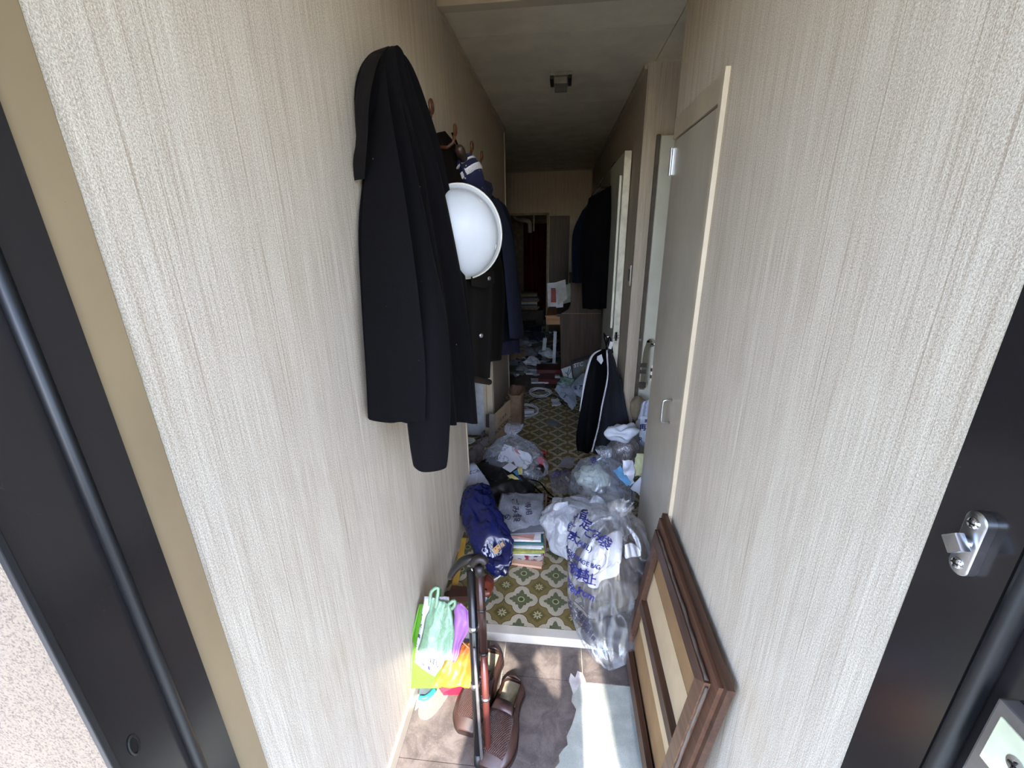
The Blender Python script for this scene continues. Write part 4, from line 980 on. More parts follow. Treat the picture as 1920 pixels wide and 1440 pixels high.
# clear bag at the left with a white box and a red cap
t = thing('garbage_bag', 'clear bag of mixed rubbish with a dark tied neck, at the left by niche', 'garbage bag', (-.26, 2.36, ZF))
RG5 = [((-.26, 2.32, .045), .16, .12), ((-.26, 2.35, .09), .21, .16), ((-.265, 2.38, .15), .20, .17), ((-.275, 2.42, .20), .15, .13), ((-.285, 2.46, .235), .08, .07), ((-.29, 2.49, .255), .026, .024), ((-.285, 2.51, .28), .05, .035), ((-.27, 2.54, .31), .06, .03)]
b5 = part('film', bagmesh(RG5, .014, 13, 96, 5, 20, .016, .74), FILMC, t, smooth=True); bv5 = bvh_of(b5)
k = thing('white_packet', 'white packet with a red swoosh inside the left clear bag', 'packet', (-.26, 2.26, .12))
def ib(px, py, ins=.02):
    d = ray(px, py); h = bv5.ray_cast(EYE, d, 6); return (h[0]+d*ins) if h[0] else pz_(px, py)
def pz_(px, py): return atz(px, py, .10)
part('sheet', sheet([ib(946, 832), ib(938, 848), ib(932, 864)], [ib(992, 850), ib(1000, 862), ib(985, 879)], 12, 14, .008, 14, 61), mat('packet_white', (226, 230, 240), .6, var=.03), k, smooth=True, solid=.002)
part('red_swoosh', MB().tube([ib(a, b, .010) for a, b in ((960, 836), (966, 842), (970, 848), (975, 852))], [.002, .007, .006, .002], 6), mat('swoosh_red', (196, 54, 60), .5), k, smooth=True)
k = thing('drink_bottle', 'bottle with a red cap and label lying in the left clear bag', 'bottle', (-.08, 2.28, .1))
pA, pB = ib(1018, 852, .04), ib(1010, 884, .035)
part('body', MB().tube(resample([pA, pA.lerp(pB, .35), pA.lerp(pB, .7), pB], 12), [.014+.018*min(1, i/5) for i in range(13)], 16), mat('bottle_dark', (48, 26, 24), .2), k, smooth=True)
part('red_cap', MB().tube([pA+(pA-pB)*.12, pA], .018, 14), mat('cap_red', (190, 30, 40), .35), k, smooth=True)
part('red_label', MB().tube([pA.lerp(pB, .35), pA.lerp(pB, .8)], .0335, 16, False), mat('label_red', (186, 32, 44), .4), k, smooth=True)
inner('crumpled_wrap', 'crumpled clear and silver wrap at the left end of the left clear bag', 'wrapping', (-.37, 2.36, .12), (.07, .07, .06), mat('silver_wrap', (140, 142, 150), .3, .4), 62)
# grey heap and white dish in the niche
wad('grey_cloth', 'grey cloth heap in the left niche beside the pale casing', 'cloth', [Vector((-.60, 2.25, .16)), Vector((-.6, 2.25, .10)), Vector((-.58, 2.2, .045))], [Vector((-.50, 2.75, .16)), Vector((-.47, 2.6, .10)), Vector((-.46, 2.4, .045))], .05, 71, mat('dull_grey_cloth', (108, 100, 98), .9), .006)
t = thing('white_dish', 'small white dish on the grey cloth in the left niche', 'dish', atz(879, 829, .20))
part('dish', MB().lathe([(.001, .0), (.03, .001), (.045, .012), (.043, .013), (.028, .004), (.001, .003)], 24, Matrix.Translation(atz(879, 829, .185))), mat('dish_white', (214, 214, 208), .3), t, smooth=True)
# black cloth bag with tags
t = thing('black_bag', 'black cloth bag with cords slumped between the clear bag and the books', 'bag', (-.28, 2.1, ZF))
part('body', lump((-.305, 2.07, .11), (.20, .15, .085), .045, 8, 81, 5, .043, 1.0), mat('black_nylon', (13, 13, 15), .6, bmp=.3), t, smooth=True)
part('flap', sheet([atz(886, 868, .16), atz(905, 885, .19), atz(930, 900, .19)], [atz(950, 850, .14), atz(975, 885, .17), atz(1000, 920, .08)], 14, 14, .025, 12, 82), mat('black_nylon_flap', (15, 15, 17), .65), t, smooth=True, solid=.002)
for i, pts in enumerate((((985, 900), (1005, 915), (1022, 930), (1035, 936)), ((980, 905), (996, 925), (1015, 938), (1030, 940)), ((990, 898), (1012, 905), (1026, 922), (1038, 932)), ((975, 912), (1000, 922), (1020, 930)))):
    part('cord', MB().tube(resample([atz(a, b, .10-.014*j) for j, (a, b) in enumerate(pts)], 12), .0045, 6), BLACK, t, smooth=True)
def card(name, label, pts, m, z=.2, th=.0012, kind='card'):
    P = [atz(a, b, z+(.004*i % .01)) for i, (a, b) in enumerate(pts)]; k = thing(name, label, kind, P[0]); part('sheet', MB().prism(P, (0, 0, th)), m, k); return k
card('name_card', 'blank white square card on the black cloth bag', [(942, 877), (956, 867), (970, 876), (957, 886)], mat('card_white', (220, 224, 236), .7, var=.02), .2)
k = card('folded_leaflet', 'yellow and green folded leaflet on the black cloth bag', [(951, 892), (960, 889), (974, 899), (958, 899)], mat('leaf_yellow', (222, 214, 140), .6), .195, kind='leaflet')
P = [atz(a, b, .193) for a, b in ((951, 902), (956, 892), (962, 899))]; part('green_fold', MB().prism(P, (0, 0, .002)), mat('leaf_green', (74, 120, 66), .6), k)
P = [atz(a, b, .194) for a, b in ((966, 891), (974, 894), (980, 902), (972, 898))]; part('blue_fold', MB().prism(P, (0, 0, .002)), mat('leaf_blue', (46, 74, 124), .6), k)
k = card('paper_tag', 'small yellow and blue tag beside the white square card', [(970, 880), (974, 875), (980, 876), (979, 890), (973, 890)], mat('tag_yellow', (226, 218, 150), .6), .195, kind='tag')
P = [atz(a, b, .193) for a, b in ((962, 885), (970, 881), (973, 891), (968, 891))]; part('blue_fold', MB().prism(P, (0, 0, .002)), mat('leaf_sky', (86, 150, 190), .6), k)
# printed grey sheet bag leaning at the left
FILMP = film('greyish_film', (160, 166, 180), .6, .3, 12, .4, .2)
t = thing('printed_bag', 'translucent printed bag standing upright at the end of the left wall', 'plastic bag', (-.44, 1.95, ZF))
LL = [aty(884, 868, 2.02), aty(872, 900, 1.94), aty(869, 930, 1.86), aty(872, 948, 1.82)]; RR = [aty(889, 868, 2.02), aty(908, 892, 1.94), aty(920, 915, 1.86), aty(918, 940, 1.82)]
o = part('sheet', sheet(LL, RR, 18, 14, .014, 12, 91), FILMP, t, smooth=True, solid=.0015); bvx = bvh_of(o)
for tx, a, b, an, s_ in (('可燃ごみ袋', 889, 885, -14, 7), ('田市指定', 900, 921, 30, 8)): bagtext3(tx, a, b, an, s_, o, bvx, t, INKD)
# blue plastic shopping bag
t = thing('blue_bag', 'glossy dark blue plastic bag with an orange emblem, slumped by the left wall', 'plastic bag', (-.33, 1.62, ZF))
BLU = mat('blue_plastic', (16, 24, 74), .16, 0, .15, 14, 0, None, (1, 1, 1), .7)
C5 = resample([aty(938, 1062, 1.50), aty(930, 1030, 1.53), aty(910, 990, 1.62), aty(896, 955, 1.72), aty(896, 932, 1.80)], 60)
mb = MB(); rr = []
for i, c_ in enumerate(C5):
    f = i/60; r = .012+.088*math.sin(PI*min(1, .10+f*.62))**.7 if f < .8 else .10-.06*(f-.8)
    ring = []
    for k_ in range(84):
        a = 2*PI*k_/84; q = Vector((math.cos(a), math.sin(a), f*4))
        w_ = 1+.24*mnoise.noise(q*1.6)-.28*abs(mnoise.noise(q*2.7+Vector((5, 0, 0))))-.13*abs(mnoise.noise(q*4.6+Vector((1, 4, 0))))
        ring.append(c_+Vector((math.cos(a)*r*w_, math.sin(a)*r*w_*.55, math.sin(a)*r*w_*.65)))
    for p in ring: p.x = max(p.x, -.462 if p.y < 1.96 else -.9); p.z = max(p.z, .043)
    rr.append(ring)
ob = part('body', mb.loft(rr), BLU, t, smooth=True); bvx = bvh_of(ob)
ORG = mat('emblem_orange', (196, 150, 96), .5)
def blob_on(bvx, pts, m, name, root, th=.002):
    P = []
    for a, b in pts:
        d = ray(a, b); h = bvx.ray_cast(EYE, d, 6); P.append(h[0]-d*.004 if h[0] else None)
    if all(P): part(name, MB().prism(P, (EYE-P[0]).normalized()*th), m, root)
blob_on(bvx, [(923, 1030), (935, 1019), (940, 1028), (929, 1040)], ORG, 'emblem', t)
for a, b in ((928, 1029), (933, 1024), (930, 1035), (935, 1030)): blob_on(bvx, [(a-1, b+1), (a+1, b-2), (a+2, b), (a, b+2)], INKD, 'emblem_dot', t, .0026)
blob_on(bvx, [(938, 1019), (942, 1015), (944, 1019), (947, 1022), (944, 1025), (942, 1022)], ORG, 'emblem', t)
# magazines and books tied in a stack, with a printed bag over the top
PAGE = mat('page_white', (192, 190, 184), .8, var=.06, scale=60, stretch=(1, 1, 12))
def book(label, c, w_, d_, h_, rz, col, name='magazine', cat='magazine', spine=True, tilt=0):
    k = thing(name, label, cat, c); R3 = rotZ(rz) @ rotX(tilt); c = Vector(c)
    def bx(dx, dy, dz, sx, sy, sz): return MB().box(c+R3 @ Vector((dx, dy, dz)), (sx, sy, sz), R3)
    part('pages', bx(0, .002, h_/2, w_-.004, d_-.006, h_-.002), PAGE, k)
    mb = bx(0, 0, h_-.0005, w_, d_, .001)
    mb.box(c+R3 @ Vector((0, 0, .0005)), (w_, d_, .001), R3)
    if spine: mb.box(c+R3 @ Vector((0, -d_/2+.0005, h_/2)), (w_, .001, h_), R3)
    part('cover', mb, col, k); return k
def floral():
    m, tt, b = mat_begin('floral_cover'); x, y, z = nobj()
    n = nnoise(nvec(x*26, y*26, z*26), 1, 2, .5); n2 = nnoise(nvec(x*40, y*40, 5), 1, 2)
    c = nmix(nsm(n, .52, .60), lin((214, 208, 210)), lin((150, 30, 66))); c = nmix(nsm(n2, .6, .66), c, lin((60, 56, 70))); c = nmix(nsm(y, -.085, -.10), c, lin((222, 176, 150)))
    setcol(tt, b, c); b.inputs['Roughness'].default_value = .35; return m
zz = ZF
BK = [('floral covered magazine at the bottom of the pile, jutting forward', -.135, 1.69, .185, .24, .012, -.10, floral()),
      ('white edged magazine lying just above the floral magazine', -.165, 1.755, .20, .26, .008, .04, mat('cover_white1', (220, 222, 222), .4)),
      ('olive green magazine with pale curve, third from the bottom', -.16, 1.75, .205, .25, .016, .12, mat('cover_olive', (152, 158, 84), .4, var=.2, scale=30)),
      ('thin white magazine lying on the olive green one', -.165, 1.765, .21, .25, .009, .02, mat('cover_white2', (222, 224, 226), .4)),
      ('pale grey magazine in the middle of the pile', -.16, 1.76, .205, .25, .010, .07, mat('cover_grey', (190, 196, 202), .4)),
      ('teal spined magazine with small lettering in the pile', -.165, 1.765, .21, .25, .012, .10, mat('cover_teal', (44, 104, 108), .35)),
      ('white magazine lying on the teal spined one', -.17, 1.77, .205, .25, .011, .05, mat('cover_white3', (226, 226, 228), .4)),
      ('pink and grey magazine near the top of the pile', -.18, 1.78, .20, .25, .010, -.14, mat('cover_pink', (196, 150, 140), .4)),
      ('dark framed grey magazine topmost under the printed bag', -.17, 1.79, .205, .25, .010, .16, mat('cover_slate', (120, 124, 136), .4))]
for la, x, y, w_, d_, h_, rz, m_ in BK:
    k = book(la, (x, y, zz), w_, d_, h_, rz, m_)
    if 'teal' in la: lettering('spine_lettering', 'MY HOUSE', Vector((x+.02, y-.135, zz+h_/2)), (math.cos(rz), math.sin(rz), 0), (0, 0, 1), .008, None, mat('gold_ink', (196, 190, 120), .5), k, bvh_of(k.children[1]))
    zz += h_+.0015
t = thing('printed_bag', 'grey printed garbage bag folded over the top of the magazine pile', 'plastic bag', (-.17, 1.8, zz))
zt = zz+.012
o = part('sheet', sheet([Vector((-.29, 1.98, zt)), Vector((-.29, 1.86, zt+.012)), Vector((-.285, 1.74, zt+.006)), Vector((-.28, 1.655, zt-.02))], [Vector((-.06, 1.98, zt-.01)), Vector((-.055, 1.88, zt+.008)), Vector((-.06, 1.78, zt)), Vector((-.06, 1.70, zt-.03))], 20, 18, .016, 11, 95, Vector((0, 0, 1))), FILMP, t, smooth=True, solid=.0015); bvx = bvh_of(o)
for tx, a, b, an, s_ in (('もえる', 928, 955, 80, 13), ('ごみ袋', 966, 955, 84, 14), ('専用', 990, 953, 80, 12), ('指定', 938, 968, 40, 12), ('ざ', 972, 972, 10, 12), ('の', 952, 970, 20, 12)): bagtext3(tx, a, b, an, s_, o, bvx, t, INKD)
t = thing('book', 'brown edged book leaning upright at the right side of the pile', 'book', (-.045, 1.80, ZF))
P = [aty(1000, 925, 1.90), aty(1020, 975, 1.80), aty(1018, 990, 1.75), aty(996, 945, 1.85)]
part('cover', MB().prism([Vector((-.048, 1.66, ZF+.002)), Vector((-.048, 1.88, ZF+.002)), Vector((-.052, 1.90, .215)), Vector((-.052, 1.72, .15))], (.012, 0, 0)), mat('book_brown', (92, 72, 60), .6), t)
# by the step at the left: stick, shoes, small things
t = thing('ochre_stick', 'ochre flat wooden stick leaning in the corner under the blue bag', 'stick', atz(848, 1120, ZF))
a, b = atz(848, 1122, ZF+.004), aty(870, 1012, 1.62)
part('stick', MB().prism([a+Vector((-.014, 0, 0)), a+Vector((.014, 0, 0)), b+Vector((.012, 0, 0)), b+Vector((-.012, 0, 0))], (0, .006, .006)), mat('ochre_wood', (146, 112, 40), .5), t)
t = thing('wooden_block', 'dark brown wooden block on the hall floor behind the black cane', 'block', atz(860, 1122, ZF))
part('block', MB().prism([atz(838, 1130, ZF+.001), atz(878, 1128, ZF+.001), atz(876, 1110, ZF+.001), atz(848, 1108, ZF+.001)], (0, 0, .03)), wood('dark_block', (62, 36, 26), (84, 52, 38), 0), t)
t = thing('leather_case', 'red brown leather case partly under the blue bag beside the cane', 'case', atz(912, 1095, ZF))
part('body', lump(atz(913, 1098, ZF+.028), (.035, .055, .026), .012, 18, 101, 4, ZF+.001, .8), mat('red_leather', (110, 50, 34), .32), t, smooth=True)
part('clasp', MB().box(atz(911, 1106, ZF+.055), (.008, .008, .004)), CHROME, t)
t = thing('face_mask', 'crumpled pale blue mask on the hall floor behind the trekking pole', 'mask', atz(902, 1120, ZF))
part('sheet', sheet([atz(891, 1102, .07), atz(890, 1118, .06), atz(893, 1134, .045)], [atz(913, 1104, .07), atz(914, 1118, .06), atz(908, 1134, .045)], 12, 10, .012, 22, 102, None, 3, .004), mat('mask_pale', (136, 178, 210), .7), t, smooth=True, solid=.0015)
t = thing('slipper', 'dark green slipper with a white rim poking out under the blue bag', 'slipper', atz(935, 1072, ZF))
part('sole', MB().prism([p for p in [atz(a, b, ZF+.001) for a, b in ((918, 1072), (926, 1060), (940, 1056), (946, 1063), (942, 1074), (930, 1084))]], (0, 0, .012)), mat('slipper_green', (70, 76, 60), .8), t)
part('rim', MB().tube(resample([atz(a, b, ZF+.010) for a, b in ((946, 1056), (947, 1064), (942, 1074), (934, 1082), (926, 1087))], 14), .004, 6), mat('rim_white', (222, 222, 216), .5), t, smooth=True)
# loose wrappers between the bags
wad('clear_wrapper', 'clear plastic wrapper on the hall floor between the bags', 'wrapper', [atz(1030, 885, .06), atz(1032, 905, .07), atz(1040, 930, .045)], [atz(1068, 880, .06), atz(1070, 900, .08), atz(1075, 925, .045)], .03, 111, FILMD)
t = thing('plastic_tray', 'clear plastic tray standing on edge beside the clear waste bag', 'tray', atz(1065, 900, ZF))
part('tray', MB().prism([atz(1050, 898, .06), atz(1054, 890, .08), atz(1082, 915, .06), atz(1079, 926, .045)], (.004, .010, .004)), film('tray_clear', (210, 214, 222), .4, .15, 8, .2), t)
k = card('paper_note', 'grey white paper lying left of the clear waste bag', [(1047, 876), (1056, 857), (1078, 858), (1074, 877)], mat('note_grey', (150, 150, 160), .7), .05, kind='paper')
wad('printed_wrapper', 'small wrapper with purple print left of the clear waste bag', 'wrapper', [atz(1042, 882, .07), atz(1036, 892, .06), atz(1034, 902, .045)], [atz(1072, 884, .07), atz(1066, 896, .06), atz(1058, 908, .045)], .02, 112, mat('purple_print', (92, 90, 130), .4, var=.5, scale=60))
# things hanging at the pale door
t = thing('khaki_pouch', 'khaki webbing pouch hanging from the lever of the pale niche door', 'pouch', (.555, 2.52, .86))
KH = cloth_mat('khaki_webbing', (118, 112, 96))
sp = resample([aty(1217, 642, 2.525), aty(1211, 660, 2.50), aty(1208, 685, 2.50), aty(1206, 705, 2.49), aty(1203, 730, 2.49)], 16)
mb = MB()
mb.loft([[p+Vector((-.014, 0, 0)), p+Vector((.014, 0, 0)), p+Vector((.014, -.004, 0)), p+Vector((-.014, -.004, 0))] for p in sp]); part('strap', mb, KH, t)
for i, (a, b) in enumerate(((1206, 685), (1205, 697), (1204, 722))): part('buckle', MB().box(aty(a, b, 2.482), (.040, .012, .022 if i < 2 else .036), None, .003), mat('buckle_grey', (66, 64, 60), .4), t)
part('pouch', lump(aty(1197, 765, 2.47), (.055, .04, .085), .02, 13, 121, 4, None, .8), mat('khaki_leather', (128, 116, 96), .7, bmp=.4), t, smooth=True)
t = thing('hanging_bag', 'white recycling bag with a blue character hung behind the grey door edge', 'plastic bag', (.52, 2.40, .5))
LL = [aty(1207, 752, 2.43), aty(1198, 775, 2.42), aty(1196, 800, 2.42), aty(1198, 835, 2.42)]; RR = [aty(1222, 748, 2.43), aty(1226, 775, 2.41), aty(1226, 800, 2.41), aty(1224, 840, 2.41)]
part('back_sheet', sheet(LL, RR, 18, 14, .014, 14, 122, None, 1.5, .006), film('bluish_film', (196, 202, 226), .7, .3, 16, .5), t, smooth=True, solid=.0015)
o = part('printed_label', sheet([aty(1201, 780, 2.405), aty(1199, 805, 2.40), aty(1197, 828, 2.40)], [aty(1222, 780, 2.40), aty(1221, 805, 2.395), aty(1220, 832, 2.395)], 10, 8, .004, 14, 123), mat('label_white', (220, 226, 238), .5), t, smooth=True, solid=.001); bvx = bvh_of(o)
for tx, a, b, s_ in (('再', 1205, 802, 13), ('資源', 1216, 790, 7), ('R', 1201, 824, 10), ('生', 1217, 806, 9)): bagtext3(tx, a, b, 4, s_, o, bvx, t)
# garments hanging from the lever of the open door
t = thing('black_apron', 'black garment with white piping hanging from the open door lever', 'apron', (.30, 2.98, .78))
AB, WP = cloth_mat('black_satin', (8, 8, 13), .6), mat('white_piping', (222, 224, 232), .6, var=.02)
Lk = [aty(1128, 655, 2.90), aty(1110, 668, 2.86), aty(1098, 710, 2.82), aty(1088, 770, 2.78), aty(1080, 825, 2.74), aty(1086, 862, 2.70)]
Rk = [aty(1136, 655, 2.93), aty(1137, 672, 2.90), aty(1138, 705, 2.86), aty(1127, 760, 2.80), aty(1120, 800, 2.76), aty(1108, 845, 2.70)]
sharp(part('body', drape(Lk, Rk, .03, 1.5, .008, 26, 26, seed=14, out=Vector((-.2, -1, .05))), AB, t), 60)
part('piping', MB().tube(resample([p+Vector((-.004, -.012, 0)) for p in Lk[:4]], 20), [.003+.006*math.sin(PI*k_/20) for k_ in range(21)], 6), WP, t, smooth=True)
part('piping', MB().tube(resample([p+Vector((.004, -.018, 0)) for p in Rk], 24), .0055, 6), WP, t, smooth=True)
part('white_lining', MB().prism([aty(1120, 668, 2.83), aty(1128, 664, 2.84), aty(1131, 676, 2.83), aty(1127, 683, 2.82), aty(1119, 674, 2.82)], (0, -.006, 0)), WP, t)
part('hanging_loop', MB().tube(resample([aty(1136, 660, 2.93), Vector((.342, 2.99, .79)), Vector((.325, 3.0, .812)), Vector((.33, 3.02, .78)), aty(1140, 662, 2.95)], 16), .004, 6), BLACK, t, smooth=True)
t = thing('charcoal_skirt', 'charcoal garment hanging over the open door edge, right of the black one', 'skirt', (.40, 2.9, .75))
Lk = [aty(1142, 655, 2.88), aty(1141, 680, 2.86), aty(1140, 715, 2.82), aty(1130, 770, 2.77), aty(1124, 805, 2.73), aty(1112, 850, 2.69)]
Rk = [aty(1148, 660, 2.89), aty(1157, 690, 2.72), aty(1167, 725, 2.585), aty(1174, 765, 2.575), aty(1181, 800, 2.57), aty(1184, 842, 2.565)]
sharp(part('body', drape(Lk, Rk, .035, 2.2, .009, 24, 34, seed=15, out=Vector((-.1, -1, .05))), CHAR, t), 60)
part('hanging_loop', MB().tube(resample([aty(1146, 660, 2.89), Vector((.345, 2.93, .77)), Vector((.36, 2.96, .805)), aty(1149, 662, 2.90)], 12), .004, 6), BLACK, t, smooth=True)
part('hanging_loop', MB().tube(resample([Vector((.455, 2.95, .72)), Vector((.452, 2.98, .80)), Vector((.462, 3.02, .81)), Vector((.475, 3.0, .76)), Vector((.47, 2.96, .70)), Vector((.478, 2.95, .55))], 20), .004, 6), BLACK, t, smooth=True)
part('price_tag', MB().prism([aty(1144, 640, 2.87), aty(1150, 641, 2.87), aty(1146, 655, 2.86), aty(1140, 653, 2.86)], (0, -.002, 0)), mat('tag_white', (220, 220, 220), .6), t)
t = thing('door_sticker', 'small sticker with dark scribble on the open door edge', 'sticker', (.39, 2.925, .8))
o = part('sticker', MB().prism([aty(1150.5, 622, 2.9245), aty(1162, 624, 2.9245), aty(1161, 640, 2.9245), aty(1149.5, 638, 2.9245)], (0, -.001, 0)), mat('sticker_cream', (200, 196, 176), .6), t)
lettering('printed_lettering', '山口', aty(1156, 632, 2.923), (1, 0, .02), (0, 0, 1), .030, o, INKD, t)

# ------------------------------------------------------------------ far end: desk and scattered belongings
DW = wood('dark_oak', (50, 35, 27), (74, 54, 41), 2, 1, .55, 70)
t = thing('desk', 'dark oak desk seen from its side, with a raised back and a pale drawer', 'desk', (.22, 4.5, ZF))
fy = 4.25
sp = [aty(a, b, fy) for a, b in ((1052, 716), (1050, 592), (1056, 586), (1066, 580), (1070, 570), (1071, 527), (1091, 527), (1092, 570), (1130, 576), (1127, 696))]
for p in sp: p.z = max(p.z, ZF+.001); p.x = min(p.x, .42)
sp[0].z = sp[-1].z = ZF+.001
part('side_panel', MB().prism(sp, (0, .03, 0)), DW, t)
part('side_panel', MB().prism([p+Vector((0, .95, 0)) for p in sp], (0, .03, 0)), DW, t)
part('seam_strip', MB().bb((sp[1].x+.01, fy-.002, .735), (sp[8].x-.004, fy+.001, .741)), mat('seam_light', (120, 92, 70), .5), t)
part('top_board', MB().bb((-.02, fy+.03, .70), (.415, fy+.95, .725)), DW, t)
part('shelf_board', MB().bb((.11, fy+.03, 1.02), (.22, fy+.95, 1.045)), DW, t)
part('back_panel', MB().bb((.40, fy+.03, .1), (.42, fy+.95, .86)), DW, t)
d_ = part('drawer', MB().bb((-.125, fy+.10, .605), (.30, fy+.55, .70)), wood('pale_drawer', (150, 106, 66), (182, 136, 90), 0), t)
o = obj('knob', MB().lathe([(.001, 0), (.008, .003), (.013, .012), (.009, .02), (.001, .022)], 14, Matrix.Translation((-.125, fy+.32, .65)) @ Matrix.Rotation(-PI/2, 4, 'Y')), SILV, d_, smooth=True); o.data.transform(Matrix.Translation(-t.location))
# things on the desk
t = thing('photo_frame', 'white framed red picture standing on the dark desk', 'picture', aty(1036, 575, 4.6))
a = [aty(x, y, 4.45) for x, y in ((1027, 575), (1026, 531), (1043, 530), (1044, 575))]
part('frame', MB().prism(a, (0, .02, 0)), mat('frame_white', (206, 206, 210), .6), t)
part('picture', MB().prism([aty(x, y, 4.447) for x, y in ((1033, 567), (1033, 540), (1042, 540), (1043, 567))], (0, .002, 0)), mat('picture_red', (140, 36, 40), .5), t)
PW = [mat('paper_a', (188, 190, 186), .7), mat('paper_b', (150, 156, 140), .7), mat('paper_c', (206, 210, 216), .7), mat('paper_d', (120, 130, 150), .7)]
for i, (la, q, m_) in enumerate((('tilted grey paper sheet standing on the desk by the picture', ((1040, 530), (1060, 524), (1064, 560), (1046, 572)), PW[0]), ('yellowish folder standing on the desk behind the papers', ((1054, 538), (1070, 530), (1071, 566), (1056, 570)), PW[1]), ('small pale booklet standing at the front of the desk', ((1043, 556), (1056, 552), (1056, 576), (1043, 577)), PW[2]))):
    k = thing('paper_sheet', la, 'paper', aty(*q[0], 4.4)); part('sheet', MB().prism([aty(x, y, 4.36+.03*i) for x, y in q], (0, .004, 0)), m_, k)
# plank and sticks beside the desk
t = thing('pale_plank', 'pale narrow plank standing upright to the right of the desk', 'plank', (.41, 3.72, ZF))
part('plank', MB().prism([aty(x, y, 3.72) for x, y in ((1131, 700), (1136, 575), (1134.5, 562), (1132, 568), (1127, 700))], (0, .012, 0)), mat('plank_pale', (196, 204, 200), .5), t)
def post(label, p, q, w_, m):
    k = thing('shelf_post', label, 'post', p); part('post', MB().prism([p+Vector((-w_, 0, 0)), p+Vector((w_, 0, 0)), q+Vector((w_, 0, 0)), q+Vector((-w_, 0, 0))], (0, w_*1.6, 0)), m, k)
WH = mat('post_white', (196, 202, 208), .5)
post('short white post standing left in the clutter under the desk drawer', aty(1019, 665, 5.0), aty(1022, 634, 5.0), .022, WH)
post('taller white post standing right against the desk side', aty(1038, 692, 4.75), aty(1041, 622, 4.75), .018, WH)
rnd = random.Random(5)
CLT = [mat('clutter_%s' % n, c, .7, var=.15) for n, c in (('white', (196, 200, 206)), ('grey', (120, 122, 126)), ('navy', (38, 44, 66)), ('black', (26, 26, 28)), ('khaki', (92, 88, 64)), ('green', (78, 92, 78)), ('tan', (140, 118, 90)), ('steel', (150, 160, 172)))]
NM = ('white', 'grey', 'navy', 'black', 'khaki', 'green', 'tan', 'steel blue')
def at_floor(px, py): return atz(px, py, ZF)
def fbook(label, px, py, w_, d_, h_, rz, m, z=0, tilt=0, name='book', cat='book'):
    c = at_floor(px, py); c.z = ZF+.001+z; return book(label, c, w_, d_, h_, rz, m, name, cat, True, tilt)
RED = mat('book_red', (86, 18, 24), .4)
fbook('red hardcover book lying at the foot of the desk, upper one', 1032, 703, .30, .22, .04, .05, RED, .05)
fbook('red edged box file lying under the red hardcover book', 1036, 714, .28, .20, .048, -.06, mat('box_red', (88, 26, 28), .4), 0, 0, 'box_file', 'box')
fbook('pair of white paperbacks left of the red book, upper', 1008, 697, .20, .14, .022, .08, CLT[7], .028)
fbook('pair of white paperbacks left of the red book, lower', 1006, 700, .22, .15, .026, -.04, CLT[0], 0)
fbook('white booklet lying in front of the red edged box file', 1012, 716, .18, .13, .018, .1, CLT[0], 0)
fbook('small white box standing at the desk corner by the red book', 1045, 716, .05, .05, .07, 0, CLT[0], 0, 0, 'small_box', 'box')
fbook('blue grey flat folder under the shelf posts', 1012, 688, .34, .2, .015, .2, CLT[7], 0, 0, 'folder', 'folder')
t = thing('floor_mat', 'worn grey brown mat on the floor by the passage corner', 'mat', at_floor(985, 715))
part('mat', MB().prism([at_floor(958, 738), at_floor(1022, 735), at_floor(1020, 706), at_floor(972, 700)], (0, 0, .006)), mat('mat_grey', (104, 96, 90), .95, var=.15), t)
t = thing('grey_bin_bag', 'pale grey crumpled packet on the worn mat', 'packet', at_floor(978, 700))
part('body', lump(at_floor(978, 700)+Vector((0, 0, .05)), (.08, .07, .055), .03, 12, 131, 3, ZF+.002, 1), CLT[1], t, smooth=True)
t = thing('greeting_card', 'white card with a dark branch drawing leaning on the desk side', 'card', aty(1066, 700, 4.15))
q = [aty(1060, 718, 4.1), aty(1052, 692, 4.16), aty(1070, 686, 4.16), aty(1074, 712, 4.1)]
part('card', MB().prism(q, (0, .004, 0)), mat('card_pale', (210, 216, 220), .7), t)
for pts in (((1066, 712), (1064, 700), (1067, 690)), ((1065, 704), (1069, 697), (1070, 692)), ((1065, 702), (1060, 698))):
    part('branch_print', MB().tube([aty(a, b, 4.09) for a, b in pts], .0025, 4), INKD, t)
t = thing('grey_box', 'grey printed box leaning behind the white card and plastic bags', 'box', aty(1090, 690, 4.2))
q = [aty(1076, 716, 4.1), aty(1073, 683, 4.14), aty(1110, 671, 4.14), aty(1116, 708, 4.1)]
o = part('box', MB().prism(q, (0, .06, .01)), mat('box_grey', (96, 102, 108), .5), t)
lettering('printed_lettering', 'STC', aty(1085, 686, 4.10), (1, 0, .25), (0, 0, 1), .055, o, mat('white_ink', (210, 212, 214), .6), t)
part('picture_print', MB().prism([aty(1090, 706, 4.10), aty(1089, 690, 4.11), aty(1108, 686, 4.11), aty(1112, 700, 4.10)], (0, -.002, 0)), mat('print_olive', (96, 92, 62), .6, var=.4, scale=40), t)
